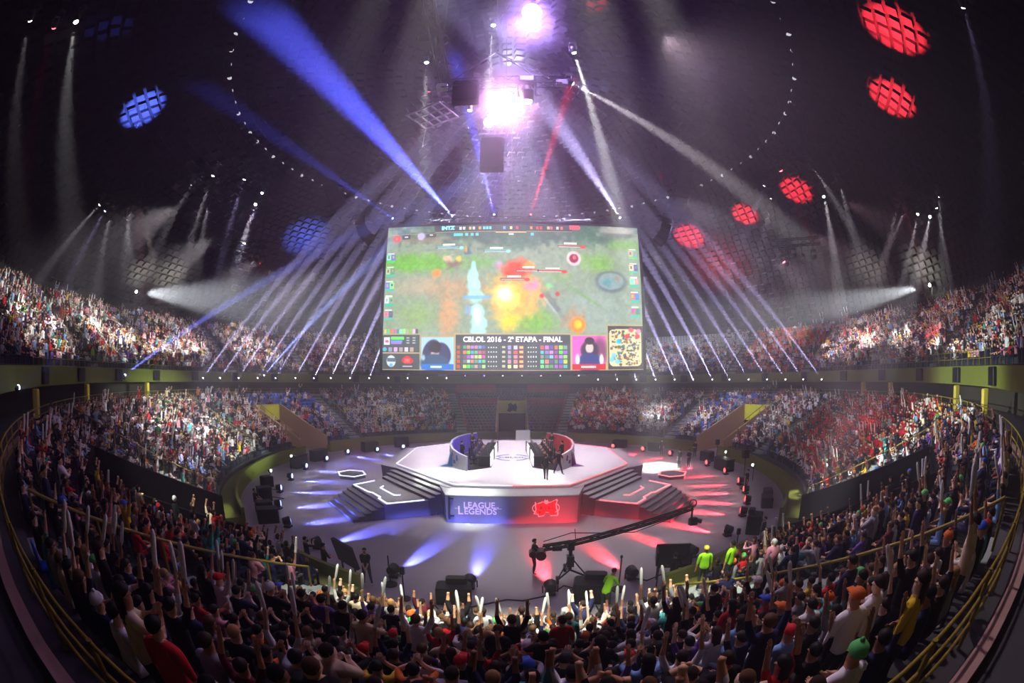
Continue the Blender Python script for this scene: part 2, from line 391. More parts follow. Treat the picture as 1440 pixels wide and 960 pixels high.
handrail('pale handrail beside the grey far right stairs', 52, 23, 32.6, z_(23), z_(32.6), .9, 7)
handrail('dark handrail beside the far left stairs', -52, 23, 32.6, z_(23), z_(32.6), .9, 7)
handrail('rust-red sloping rail on the left edge of the empty far block', -15.2, 22.8, 33, z_(22.8), z_(33), .8, 6, mat('rust_red_rail', srgb(150, 50, 45), .5), .12)
handrail('rust-red sloping rail on the right edge of the empty far block', 15.2, 22.8, 33, z_(22.8), z_(33), .8, 6, MATS['rust_red_rail'], .12)
for a, txt in ((-111, 'on the bright far-left balcony'), (-73, 'on the left balcony'), (-54, 'left of the far left balcony crowd'), (77, 'beside the orange balcony seats'), (112, 'in the dim right balcony crowd'), (57, 'beside the white far right balcony seats')):
    handrail('yellow handrail on the balcony stairs ' + txt, a + 1.1, 36.3, 46, 8.4, 14.4, .95, 6)
# columns and dark boxes under / on the balcony front
for k, a in enumerate((-134, -118, -100, 96, 104, 124, 133)):
    t = MB(); p = pol(a, 34.6, 5.3); t.bbox(p + Vector((0, 0, .9)), (.42, .42, 1.8), .05, rz=-R_(a))
    tag(t.build('gangway_pillar', mat('yellow_pillar_paint', srgb(215, 190, 70), .5), loc=p), 'square yellow post standing behind the gangway railing, ' + ['nearest on the left side', 'second on the left side', 'third on the left side', 'furthest one on the right', 'second furthest on the right', 'above the red-lit crowd', 'nearest on the right side'][k], 'post')
_bx = 0
for a in list(range(-130, -30, 11)) + list(range(34, 134, 11)):
    p = pol(a + .6, 35.02, 7.25); b = MB(); b.bbox(p + Vector((0, 0, .5)), (1.0, .3, 1.0), .05, rz=-R_(a)); _bx += 1
    side = 'left' if a < 0 else 'right'; n = (_bx if a < 0 else _bx - 10)
    tag(b.build('balcony_speaker', M_blk, loc=p), 'black loudspeaker box on the green balcony front, %s from the %s end' % (ordw(n), 'near left' if a < 0 else 'far right'), 'speaker')
# ------------------------------------------------------------------ LED screen, painted cell by cell
SX0, SX1, SZ0, SZ1, SY = -13.65, 13.85, 9.05, 24.6, 44.0
scr = thing('led_screen', 'giant LED screen showing a game fight above the stage', 'screen', (0, SY, SZ0))
b = MB(); b.box(((SX0 + SX1) / 2, SY + .45, (SZ0 + SZ1) / 2), (SX1 - SX0 + .3, .8, SZ1 - SZ0 + .3)); b.build('cabinet', M_blk, scr)
PW, PH = 420, 236
yy, xx = np.mgrid[0:PH, 0:PW]; X = 87 + (xx + .5) / PW * 1261; Y = 145 + (yy + .5) / PH * 705
img = np.zeros((PH, PW, 3)); img[:] = (150, 165, 146)
def nz(sx, sy, seed):
    r = np.random.default_rng(seed); g = r.random((sy + 2, sx + 2)); u = xx / PW * sx; w = yy / PH * sy; i = u.astype(int); j = w.astype(int); fu = u - i; fw = w - j
    fu = fu * fu * (3 - 2 * fu); fw = fw * fw * (3 - 2 * fw)
    return (g[j, i] * (1 - fu) + g[j, i + 1] * fu) * (1 - fw) + (g[j + 1, i] * (1 - fu) + g[j + 1, i + 1] * fu) * fw
def blob(cx, cy_, rx, ry, c, a=1., soft=.5, rot=0., rag=0., seed=0):
    dx, dy = X - cx, Y - cy_; q = R_(rot); u = (dx * math.cos(q) + dy * math.sin(q)) / rx; w = (-dx * math.sin(q) + dy * math.cos(q)) / ry; d = np.sqrt(u * u + w * w)
    if rag: d = d + (nz(60, 34, seed + 5) - .5) * rag
    k = np.clip((1 - d) / soft, 0, 1)[..., None] * a; img[:] = img * (1 - k) + np.array(c, float) * k
def rect(x0, y0, x1, y1, c, a=1.):
    k = ((X >= x0) & (X < x1) & (Y >= y0) & (Y < y1))[..., None] * a; img[:] = img * (1 - k) + np.array(c, float) * k
blob(700, 160, 760, 110, (88, 112, 104), .9, .5, rag=.6, seed=1); blob(760, 235, 150, 60, (96, 128, 112), .7, .6, rag=.8, seed=2); blob(1060, 190, 90, 80, (84, 122, 100), .8, .6, rag=.8, seed=3)
blob(1240, 165, 110, 26, (176, 172, 166), .9, .4); blob(1240, 190, 120, 14, (120, 122, 120), .7, .5)
blob(270, 215, 200, 26, (166, 140, 122), .6, .8, rag=.6, seed=4)
blob(260, 335, 260, 62, (126, 180, 84), .95, .6, rag=.4, seed=5); blob(560, 330, 120, 50, (120, 176, 96), .7, .8, rag=.5, seed=6); blob(1120, 340, 130, 60, (132, 178, 88), .9, .7, rag=.5, seed=7); blob(1270, 240, 120, 40, (128, 170, 92), .8, .7, rag=.4, seed=8)
blob(280, 450, 230, 70, (182, 168, 146), .8, .8, rag=.5, seed=9); blob(450, 470, 200, 90, (196, 158, 122), .7, .9, rag=.6, seed=10); blob(410, 600, 70, 130, (206, 164, 126), .9, .6, rag=.3, seed=11)
blob(250, 590, 140, 90, (146, 172, 112), .8, .8, rag=.5, seed=12); blob(820, 620, 130, 80, (128, 178, 74), .9, .7, rag=.4, seed=13); blob(950, 400, 80, 40, (136, 178, 96), .6, .8, rag=.5, seed=14)
blob(1120, 560, 240, 130, (158, 172, 164), .9, .6, rag=.3, seed=15); blob(1000, 360, 130, 60, (160, 170, 160), .6, .7, rag=.6, seed=16); blob(1060, 500, 160, 10, (128, 168, 110), .8, .8, rot=32)
blob(900, 530, 120, 26, (120, 130, 130), .8, .6, rot=52, rag=.4, seed=17); blob(890, 540, 90, 9, (190, 200, 200), .7, .6, rot=52)
blob(1195, 428, 90, 60, (112, 126, 130), 1, .25); blob(1195, 424, 72, 46, (150, 168, 166), 1, .2); blob(1180, 430, 44, 28, (96, 160, 170), .8, .8, rag=.5, seed=18); blob(1228, 410, 26, 16, (176, 140, 120), .6, .8)
blob(410, 322, 40, 28, (220, 190, 170), .9, .5, rag=.9, seed=19); blob(425, 345, 50, 26, (140, 110, 110), .8, .6, rag=.9, seed=20); blob(455, 318, 18, 20, (240, 200, 100), .9, .6); blob(345, 385, 36, 26, (236, 150, 90), .9, .7, rag=.5, seed=21)
blob(498, 272, 22, 28, (90, 120, 150), .9, .5, rag=.9, seed=22); blob(490, 270, 8, 22, (240, 170, 60), .9, .5)
blob(645, 350, 34, 36, (200, 170, 205), .9, .6, rag=.9, seed=23)
blob(725, 500, 175, 150, (255, 190, 90), .9, .8, rag=.4, seed=24); blob(735, 370, 92, 62, (236, 92, 60), .95, .5, rag=.4, seed=25); blob(790, 350, 40, 26, (250, 170, 90), .8, .6)
blob(800, 450, 60, 40, (232, 150, 190), .8, .7, rag=.6, seed=26); blob(690, 505, 85, 80, (255, 235, 140), 1, .8, rag=.4, seed=27); blob(680, 490, 50, 46, (255, 255, 250), 1, .8, rag=.3, seed=28); blob(690, 620, 66, 60, (250, 214, 70), .9, .8, rag=.4, seed=29)
blob(890, 450, 26, 22, (140, 210, 150), .8, .7, rag=.5, seed=30); blob(930, 490, 14, 14, (226, 60, 70), .9, .6); blob(855, 500, 14, 14, (226, 70, 80), .9, .6)
for k, (x0, y0, w0) in enumerate(((528, 355, 16), (526, 395, 34), (530, 440, 40), (540, 490, 46), (548, 560, 42), (556, 620, 42), (552, 660, 42))): blob(x0, y0 + 10, w0, 44, (186, 234, 240), .9, .4, rag=.3, seed=31 + k)
rect(478, 498, 610, 514, (130, 180, 220), .8); blob(550, 590, 26, 60, (232, 250, 255), .9, .8); blob(505, 560, 22, 30, (150, 170, 220), .7, .7, rag=.6, seed=40)
blob(1013, 315, 40, 40, (255, 214, 220), 1, .3); blob(1013, 315, 26, 26, (150, 50, 70), 1, .3); blob(1016, 310, 12, 14, (226, 130, 140), .9, .5)
blob(1010, 610, 70, 66, (178, 156, 130), .9, .5, rag=.6, seed=41); blob(1026, 638, 44, 46, (240, 150, 60), 1, .4); blob(1026, 634, 24, 26, (255, 200, 70), 1, .4)
img += ((nz(140, 80, 50) - .5) * 12 + (nz(60, 30, 51) - .5) * 12)[..., None]
r51 = np.random.default_rng(51)
def bar(x, y, w, c, t=(250, 250, 250)):
    rect(x + w * .25, y - 14, x + w * .8, y - 6, t, .85); rect(x - 3, y - 1, x + w + 3, y + 9, (60, 66, 70), .7); rect(x, y, x + w * .95, y + 4, c); rect(x, y + 5, x + w * .95, y + 8, (220, 226, 232), .9)
bar(348, 256, 110, (120, 214, 226)); bar(578, 276, 116, (120, 214, 226)); bar(940, 250, 112, (226, 84, 78)); bar(840, 376, 130, (226, 84, 78)); bar(736, 372, 104, (226, 84, 78)); bar(660, 416, 120, (226, 84, 78))
for cx in (695, 466): blob(cx, 282 if cx > 600 else 262, 12, 9, (170, 230, 236), 1, .3)
for cx, y in ((1060, 256), (965, 382), (785, 422)): blob(cx, y, 16, 10, (220, 90, 80), 1, .3)
# top information strip
rect(330, 146, 632, 178, (64, 76, 82), .75); rect(785, 146, 1010, 178, (64, 76, 82), .75); rect(632, 146, 785, 184, (78, 92, 94), .95); rect(632, 182, 785, 187, (214, 186, 140)); rect(330, 177, 632, 180, (200, 170, 130), .8); rect(785, 177, 1010, 180, (200, 170, 130), .8)
for x, c in ((460, (240, 240, 240)), (478, (236, 236, 236)), (508, (230, 200, 150)), (524, (236, 236, 236)), (555, (240, 180, 90)), (575, (140, 220, 230)), (592, (140, 220, 230)), (606, (140, 220, 230)), (676, (120, 190, 230)), (708, (230, 230, 180)), (740, (230, 80, 90)), (808, (230, 170, 90)), (838, (230, 90, 80)), (856, (230, 90, 80)), (892, (230, 200, 150)), (908, (230, 120, 110)), (938, (236, 220, 220)), (958, (230, 120, 110))): rect(x - 6, 155, x + 6, 169, c, .9)
rect(425, 188, 470, 201, (120, 220, 226), .9)
for x in (490, 518, 542, 812): rect(x - 8, 188, x + 8, 201, (130, 210, 220), .9)
rect(696, 190, 720, 199, (240, 240, 240), .9)
blob(138, 206, 26, 22, (226, 96, 72), 1, .3); blob(138, 206, 12, 10, (250, 150, 110), 1, .5); rect(164, 188, 208, 210, (70, 70, 76), .8); rect(178, 195, 196, 203, (240, 240, 240)); blob(262, 198, 24, 24, (196, 186, 226), 1, .3, rag=.5, seed=60); rect(288, 182, 338, 204, (70, 74, 80), .8); rect(306, 189, 322, 197, (240, 240, 240)); rect(96, 183, 340, 186, (210, 176, 140), .6)
for sx, ys in ((88, (278, 348, 420, 492, 560)), (1290, (258, 330, 400, 474, 546))):
    for k, y in enumerate(ys):
        rect(sx + 4, y, sx + 40, y + 7, (236, 240, 238), .8)
        rect(sx + 2, y + 9, sx + 24, y + 38, tuple(r51.integers(120, 236, 3)), 1); rect(sx + 7, y + 14, sx + 17, y + 30, tuple(r51.integers(60, 250, 3)), .8); rect(sx + 26, y + 9, sx + 46, y + 38, tuple(r51.integers(90, 230, 3)), 1); rect(sx + 31, y + 16, sx + 42, y + 28, tuple(r51.integers(60, 240, 3)), .8)
        rect(sx + 2, y + 41, sx + 46, y + 52, (60, 190, 170) if k else (96, 200, 120))
# lower panels
GB = (80, 90, 92); GO = (186, 170, 130)
for k in range(11): rect(92 + k * 16, 657, 105 + k * 16, 676, tuple(r51.integers(70, 250, 3)), .9)
rect(87, 680, 276, 850, GO); rect(87, 684, 272, 765, GB); rect(87, 772, 272, 846, GB)
rect(92, 694, 124, 730, (220, 220, 230)); blob(108, 714, 12, 8, (200, 110, 150), 1, .4); rect(130, 692, 196, 706, (120, 214, 110)); rect(130, 709, 186, 718, (110, 170, 236)); rect(130, 720, 182, 728, (180, 130, 210))
for k in range(6): rect(206 + (k % 2) * 30, 694 + (k // 2) * 12, 222 + (k % 2) * 30, 702 + (k // 2) * 12, (205, 210, 205), .8)
blob(97, 752, 13, 12, (110, 180, 206), 1, .3)
for k in range(5): rect(118 + 27 * k, 742, 134 + 27 * k, 762, tuple(r51.integers(150, 240, 3)), .9)
blob(131, 808, 25, 30, (214, 220, 224), 1, .15); rect(110, 794, 152, 812, (86, 108, 128), .9); blob(131, 826, 12, 10, (120, 180, 214), 1, .5); blob(212, 804, 30, 20, (226, 66, 70), 1, .2, rag=.5, seed=70); rect(198, 796, 226, 814, (250, 190, 180), .5); rect(188, 830, 236, 835, (230, 230, 230), .7)
rect(278, 690, 442, 850, GO); rect(282, 694, 438, 846, (176, 206, 232)); blob(330, 765, 44, 66, (52, 58, 92), 1, .15, rot=20); blob(386, 770, 40, 56, (60, 66, 100), 1, .15, rot=-20); blob(348, 775, 24, 28, (212, 180, 172), 1, .3); blob(348, 742, 34, 30, (38, 34, 42), 1, .2, rag=.2, seed=71); blob(346, 815, 76, 46, (62, 92, 122), 1, .2); blob(292, 790, 12, 20, (190, 220, 232), .8, .6); rect(282, 820, 438, 846, (54, 126, 200)); rect(326, 828, 382, 839, (244, 246, 250), .9)
rect(442, 676, 992, 850, GO); rect(446, 682, 988, 846, GB); rect(446, 686, 988, 724, (66, 76, 80), .9)
for j in range(5):
    y = 734 + j * 22
    for k in range(6): rect(484 + 18 * k, y, 499 + 18 * k, y + 15, tuple(r51.integers(80, 250, 3)), .95)
    rect(454, y, 468, y + 15, (206, 90, 60) if j in (1, 3, 4) else (170, 120, 90))
    for k in range(4): rect(600 + 12 * k, y + 4, 606 + 12 * k, y + 11, (226, 228, 226), .9)
    rect(666, y + 2, 682, y + 12, (226, 220, 190), .8); rect(692, y, 708, y + 16, tuple(r51.integers(150, 250, 3))); rect(720, y, 738, y + 16, (226, 110, 100) if j in (1,) else tuple(r51.integers(150, 240, 3))); rect(742, y - 4, 770, y + 20, (130, 74, 60), .7); rect(748, y + 2, 766, y + 13, (230, 190, 150))
    for k in range(4): rect(786 + 12 * k, y + 4, 792 + 12 * k, y + 11, (226, 228, 226), .9)
    for k in range(6): rect(846 + 22 * k, y, 863 + 22 * k, y + 16, tuple(r51.integers(90, 250, 3)), .95)
rect(992, 684, 1166, 850, GO); rect(998, 690, 1160, 846, (232, 116, 196)); blob(1130, 760, 46, 80, (110, 70, 90), .8, .5); blob(1080, 755, 50, 50, (48, 44, 58), 1, .3); blob(1080, 745, 23, 30, (222, 194, 188), 1, .3); blob(1080, 712, 27, 20, (38, 36, 44), 1, .3); blob(1080, 815, 66, 52, (46, 66, 132), 1, .2); blob(1022, 800, 14, 34, (240, 240, 248), .9, .5); blob(1138, 800, 14, 34, (240, 240, 248), .9, .5); rect(998, 820, 1160, 846, (206, 36, 48)); rect(1040, 828, 1112, 839, (248, 240, 240), .9)
rect(1164, 636, 1360, 850, GO); rect(1170, 642, 1360, 846, (78, 76, 72)); blob(1258, 745, 84, 92, (222, 206, 168), 1, .1)
k = ((np.abs(X - 1258) < 82) & (np.abs(Y - 745) < 88) & (((X - 1258) / 82) ** 8 + ((Y - 745) / 88) ** 8 < 1)); img[k] = (226, 212, 174)
rr = np.random.default_rng(8)
for _ in range(150):
    px, py = rr.uniform(1186, 1330), rr.uniform(664, 826); c = [(96, 78, 60), (80, 140, 150), (120, 90, 70), (70, 110, 120), (150, 110, 80)][rr.integers(5)]; blob(px, py, rr.uniform(3, 11), rr.uniform(3, 9), c, .85, .4)
for px, py, c in ((1288, 660, (230, 90, 120)), (1320, 690, (232, 80, 100)), (1326, 665, (230, 150, 190)), (1268, 690, (220, 60, 60)), (1225, 715, (60, 190, 230)), (1190, 800, (130, 206, 226)), (1200, 780, (130, 206, 226)), (1218, 810, (130, 206, 226))): blob(px, py, 16, 14, c, .9, .4)
img = np.clip(img, 0, 255) / 255.; lin = np.where(img <= .04045, img / 12.92, ((img + .055) / 1.055) ** 2.4); _g = lin.mean(-1, keepdims=True); lin = np.clip(_g + (lin - _g) * 1.12, 0, 1) ** 1.15 * 1.12
def grid_panel(name, lin, x0, x1, z0, z1, y, m, parent):
    H, Wd = lin.shape[:2]; gx, gz = np.meshgrid(np.linspace(x0, x1, Wd + 1), np.linspace(z1, z0, H + 1)); off = Vector(parent['_w'])
    v = np.stack([gx - off.x, np.full_like(gx, y - off.y), gz - off.z], -1).reshape(-1, 3); i = np.arange(H)[:, None] * (Wd + 1) + np.arange(Wd)[None]
    q = np.stack([i, i + Wd + 1, i + Wd + 2, i + 1], -1).reshape(-1, 4)
    me = bpy.data.meshes.new(name); me.vertices.add(len(v)); me.vertices.foreach_set('co', v.ravel()); me.loops.add(q.size); me.loops.foreach_set('vertex_index', q.ravel())
    me.polygons.add(len(q)); me.polygons.foreach_set('loop_start', np.arange(0, q.size, 4)); me.update(calc_edges=True)
    at = me.attributes.new('Col', 'FLOAT_COLOR', 'FACE'); at.data.foreach_set('color', np.concatenate([lin.reshape(-1, 3), np.ones((H * Wd, 1))], 1).astype(np.float32).ravel())
    me.materials.append(m); o = bpy.data.objects.new(name, me); COL.objects.link(o); o.parent = parent; return o
M_scr = attr_mat('led_picture', emit=1.5)
grid_panel('picture', lin, SX0, SX1, SZ0, SZ1, SY + .03, M_scr, scr)
M_txt = mat('lit_lettering', (.9, .9, .9), emit=1.3, ecol=(1, 1, 1)); M_teal = mat('lit_teal_lettering', (.3, .8, .8), emit=1.2, ecol=(.3, .9, .9)); M_redt = mat('lit_red_lettering', (.9, .1, .1), emit=1.2, ecol=(1, .08, .06))
def scr_text(t, px, py, size, m, bold=.012, sx=1.):
    u = (px - 87) / 1261; v = (py - 145) / 705
    M = Matrix.Translation((SX0 + u * (SX1 - SX0), SY - .01, SZ1 - v * (SZ1 - SZ0))) @ Matrix.Rotation(PI / 2, 4, 'X')
    text_mesh(t, size, 'lettering', m, scr, M, .012, sx, bold)
scr_text('CBLOL 2016 - 2ª ETAPA - FINAL', 716, 706, .74, M_txt, .018); scr_text('INTZ', 397, 160, .55, M_teal, .03, 1.1); scr_text('RED', 1023, 158, .55, M_redt, .05, 1.1)
b = MB()
for sx in (SX0 - .15, SX1 + .15): b.box((sx, SY + .2, (SZ0 + SZ1) / 2), (.3, .6, SZ1 - SZ0 + .5))
b.box(((SX0 + SX1) / 2, SY + .2, SZ0 - .2), (SX1 - SX0 + .6, .6, .35)); b.box(((SX0 + SX1) / 2, SY + .2, SZ1 + .12), (SX1 - SX0 + .6, .6, .2)); b.build('frame', M_blk, scr)
def truss(mb, p0, p1, w=.4, bay=.8, r=.03, rd=.018):
    p0, p1 = Vector(p0), Vector(p1); d = (p1 - p0); L = d.length; d.normalize(); up = Vector((0, 0, 1)) if abs(d.z) < .9 else Vector((0, 1, 0)); s = d.cross(up).normalized(); u = s.cross(d)
    cs = [s * (w / 2) + u * (w / 2), -s * (w / 2) + u * (w / 2), -s * (w / 2) - u * (w / 2), s * (w / 2) - u * (w / 2)]
    for c in cs: mb.cyl(p0 + c, p1 + c, r, n=5, cap=False)
    n = max(1, int(L / bay))
    for i in range(n):
        a = p0 + d * (L * i / n); e = p0 + d * (L * (i + 1) / n)
        for k in range(4):
            c0, c1 = cs[k], cs[(k + 1) % 4]; mb.cyl(a + (c0 if i % 2 else c1), e + (c1 if i % 2 else c0), rd, n=4, cap=False)
    return mb
tt = thing('screen_truss', 'long dark lighting truss running along the top of the big screen', 'truss', (0, SY + .2, SZ1 + .5)); b = MB(); truss(b, (SX0 - 1.6, SY + .2, SZ1 + .55), (SX1 + .2, SY + .2, SZ1 + .55), .6, 1.1, .05, .03); b.build('lattice', M_trd, tt)
for x in (-12, -6, 0, 6, 12): b = MB(); b.cyl((x, SY + .2, SZ1 + .85), (x, SY + .2, math.sqrt(max(1, SR**2 - x * x - (SY - CY)**2)) + SZ - .5), .025, n=5); b.build('hanging_cable', M_trd, tt)
for x in (-12.4, -9.2, 5.4, 8.2, -1.3): b = MB(); b.bbox((x, SY + .2, SZ1 + 1.25), (.7, .5, .8), .08); b.build('hoist', M_blk, tt)

# ------------------------------------------------------------------ stage
st = thing('stage', 'white octagonal stage with grey steps and glowing edge strips', 'stage', (0, 34.9, 0))
ZT, ZL, ZW = 1.9, 1.72, .95
OCT = [(-3.55, 25.8), (3.55, 25.8), (8.65, 31.2), (8.65, 38.6), (3.55, 44.0), (-3.55, 44.0), (-8.65, 38.6), (-8.65, 31.2)]
LED = [(3.85, 24.05), (4.8, 27.12), (7.4, 29.9), (9.95, 31.3)]; LED += [(x, 69.8 - y) for x, y in LED[::-1]]; LED += [(-x, y) for x, y in LED[::-1]]
b = MB(); b.prism(OCT, .2, ZT); b.build('top_deck', M_white, st)
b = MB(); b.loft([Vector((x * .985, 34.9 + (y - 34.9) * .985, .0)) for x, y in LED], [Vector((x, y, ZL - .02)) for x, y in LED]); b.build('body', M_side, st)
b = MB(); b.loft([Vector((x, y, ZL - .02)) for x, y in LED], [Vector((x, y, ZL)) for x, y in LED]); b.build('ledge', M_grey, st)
def strip(mb, pts, w=.07, z=None): 
    for p, q in zip(pts[:-1], pts[1:]):
        p, q = Vector(p), Vector(q); d = (q - p); L = d.length; mb.box((p + q) / 2, (L + w, w, .05), rz=math.atan2(d.y, d.x))
for nm, m, ids in (('led_strip', M_ledw, (0, 7, 6, 5)), ('led_strip', M_ledr, (1, 2, 3, 4))):
    b = MB(); xs = [Vector((OCT[i][0] * 1.003, 34.9 + (OCT[i][1] - 34.9) * 1.003, ZT + .005)) for i in ids]
    strip(b, [Vector((0, xs[0].y, xs[0].z))] + xs, .05); b.build(nm, m, st)
def wing(sx, sy):
    # local frame on the diagonal edge: u along it, n outward
    P = lambda u, n: Vector((sx * (6.1 + .731 * n + .683 * u), 34.9 + sy * (-6.4 - .683 * n + .731 * u), 0))
    m_led = M_ledw if sx < 0 else M_ledr
    def slab(pl, z0, z1, mb): 
        lo = [P(*q) + Vector((0, 0, z0)) for q in pl]; hi = [P(*q) + Vector((0, 0, z1)) for q in pl]; mb.loft(lo, hi)
    # upper flight
    for k in range(4):
        z1 = ZT - .19 * (k + 1); na, nb = .375 * k, .375 * (k + 1); hu = 3.6 - .1 * k
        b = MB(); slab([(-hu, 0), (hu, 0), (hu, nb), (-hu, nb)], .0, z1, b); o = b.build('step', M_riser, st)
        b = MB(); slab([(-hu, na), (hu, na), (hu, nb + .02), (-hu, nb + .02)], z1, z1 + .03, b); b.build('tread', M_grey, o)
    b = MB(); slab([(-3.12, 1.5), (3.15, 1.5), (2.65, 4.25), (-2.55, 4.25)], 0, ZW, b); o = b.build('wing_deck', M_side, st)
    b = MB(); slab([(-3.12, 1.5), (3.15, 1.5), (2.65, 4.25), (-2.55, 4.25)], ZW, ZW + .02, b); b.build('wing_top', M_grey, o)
    for k in range(5):
        z1 = ZW * (5 - k) / 6; nb = 4.25 + .4 * (k + 1); na = nb - .4; u0, u1 = -2.55 + .06 * k, 2.65 - .13 * k
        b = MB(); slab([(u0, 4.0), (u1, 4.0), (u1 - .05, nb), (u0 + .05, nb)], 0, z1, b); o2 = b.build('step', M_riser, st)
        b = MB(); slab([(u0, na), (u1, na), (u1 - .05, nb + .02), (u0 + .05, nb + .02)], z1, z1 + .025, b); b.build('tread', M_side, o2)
    zz = ZW + .045; Z = Vector((0, 0, zz)); b = MB()
    ol = [(-2.95, 1.75), (-2.5, 4.05), (-1.3, 4.02), (-1.05, 3.8), (.1, 3.8), (.4, 3.98), (1.1, 4.0), (2.5, 4.12), (2.95, 2.35)]
    strip(b, [P(*q) + Z for q in ol], .09); il = [(-1.2, 2.45), (-1.05, 2.8), (.95, 2.8), (1.25, 2.45)]; strip(b, [P(*q) + Z for q in il], .09); b.build('led_strip', m_led, st)
for sx in (-1, 1):
    for sy in (1, -1): wing(sx, sy)
# corner fillers of the front
fr = MB(); fr.loft([Vector((-3.8, 24.0, .0)), Vector((3.8, 24.0, .0)), Vector((3.8, 24.2, .0)), Vector((-3.8, 24.2, .0))], [Vector((-3.86, 24.0, ZL - .03)), Vector((3.86, 24.0, ZL - .03)), Vector((3.86, 24.2, ZL - .03)), Vector((-3.86, 24.2, ZL - .03))])
fr.build('front_panel', M_side, st)
b = MB(); b.box((-3.62, 23.95, .95), (.1, .12, 1.4)); b.box((-3.5, 23.95, 1.55), (.3, .1, .08)); b.box((-3.5, 23.95, .45), (.3, .1, .08)); b.build('panel_latch', M_blk, st)
MF = lambda x, z: Matrix.Translation((x, 23.99, z)) @ Matrix.Rotation(PI / 2, 4, 'X')
M_cream = mat('cream_lettering', srgb(235, 205, 205), .5)
lg = thing('lettering_sign', 'cream two-line game title lettering on the blue-lit stage front', 'sign', (-1.95, 23.98, .95))
text_mesh('LEAGUE', .52, 'lettering', M_cream, lg, MF(-1.88, 1.13), .01, .98, .010); text_mesh('EGENDS', .52, 'lettering', M_cream, lg, MF(-1.82, .74), .01, .98, .010)
text_mesh('L', .72, 'lettering', M_cream, lg, MF(-2.98, .78), .01, .9, .012); text_mesh('OF', .17, 'lettering', M_cream, lg, MF(-.86, .98), .01, 1., .004)
for sx in (-1, 1): b = MB(); b.add([MF(-1.95, .94) @ Vector((x * sx, y, .006)) for x, y in ((1.35, -.02), (.95, 0), (1.35, .02))], [(0, 1, 2)]); b.build('flourish', M_cream, lg)
em = thing('emblem_sign', 'red team emblem with white outline and round ears on the red-lit stage front', 'sign', (1.95, 23.98, .95)); _mf = MF; MF = lambda x, z: _mf(1.95, z) @ Matrix.Scale(.86, 4)
outl = [(-.66, .42), (-.52, .30), (-.18, .44), (-.1, .34), (.1, .34), (.3, .40), (.62, .56), (.7, .5), (.62, .22), (.66, -.02), (.76, -.34), (.72, -.5), (.28, -.52), (.2, -.3), (-.02, -.28), (-.1, -.5), (-.44, -.56), (-.5, -.4), (-.74, -.36), (-.62, -.1), (-.66, .1)]
c0 = Vector((0, 0)); big = [(x * 1.14, y * 1.16) for x, y in outl]; M_red = mat('emblem_red', srgb(225, 30, 34), .5); M_wht = mat('emblem_white', srgb(240, 240, 240), .5)
b = MB(); b.prism(big, .0, .012, M=MF(1.83, .98)); b.build('white_outline', M_wht, em)
b = MB(); b.prism(outl, .012, .022, M=MF(1.83, .98)); b.build('red_shape', M_red, em)
b = MB(); b.prism([(-.14, .5), (-.06, .3), (.06, .26), (.2, .42), (.08, .62), (.0, .54), (-.08, .66)], .022, .03, M=MF(1.83, .98)); b.build('white_tuft', M_wht, em)
for q in ([(-.4, .1), (-.26, .16), (-.24, -.06), (-.38, -.1)], [(.1, .06), (.26, .14), (.3, -.08), (.14, -.1)], [(-.06, .06), (.02, .06), (0, -.18), (-.06, -.16)], [(-.5, -.22), (-.36, -.2), (-.34, -.4), (-.46, -.36)], [(.36, .34), (.42, .36), (.44, .1), (.38, .06)]): b = MB(); b.prism(q, .022, .027, M=MF(1.83, .98)); b.build('dark_detail', mat('emblem_dark', srgb(120, 14, 18), .5), em)
for sg in (-1, 1):
    b = MB(); b.tube([MF(1.83, .98) @ Vector((sg * (.62 + .28 * math.sin(t)), .3 * math.cos(t), .01)) for t in [PI * k / 8 for k in range(9)]], .03, 5); b.build('ear_ring', M_wht, em)
# floor emblem in the middle of the deck
fe = thing('floor_emblem', 'blue oval league emblem printed in the middle of the white stage', 'emblem', (0, 34.8, ZT)); M_blu = mat('emblem_blue', srgb(96, 120, 190), .5)
b = MB()
for a0, a1 in ((20, 75), (100, 165), (195, 262), (285, 345)):
    n = 8; vs = []
    for i in range(n + 1):
        t = R_(a0 + (a1 - a0) * i / n)
        for r in (1.12, 1.42): vs.append((r * math.cos(t), 34.8 + r * math.sin(t), ZT + .006))
    b.add(vs, [(2 * i, 2 * i + 1, 2 * i + 3, 2 * i + 2) for i in range(n)])
b.build('ring_segment', M_blu, fe)
text_mesh('CBLOL', .72, 'lettering', mat('emblem_navy', srgb(60, 76, 130), .5), fe, Matrix.Translation((0, 34.8, ZT + .008)), .003, 1., .02)
# low hexagon platforms
for sx, m, s in ((-1, M_ledw, 'white'), (1, M_ledr, 'red')):
    hp = thing('hexagon_platform', 'low hexagonal floor platform edged with %s light' % s, 'platform', (sx * 13.3, 33.4, 0)); hx = [(sx * 13.3 + 1.25 * math.cos(R_(60 * k)), 33.4 + 1.25 * math.sin(R_(60 * k))) for k in range(6)]
    b = MB(); b.prism(hx, 0, .28); b.build('body', M_side, hp); b = MB(); strip(b, [Vector((x, y, .3)) for x, y in hx + hx[:1]], .1); b.build('led_strip', m, hp)
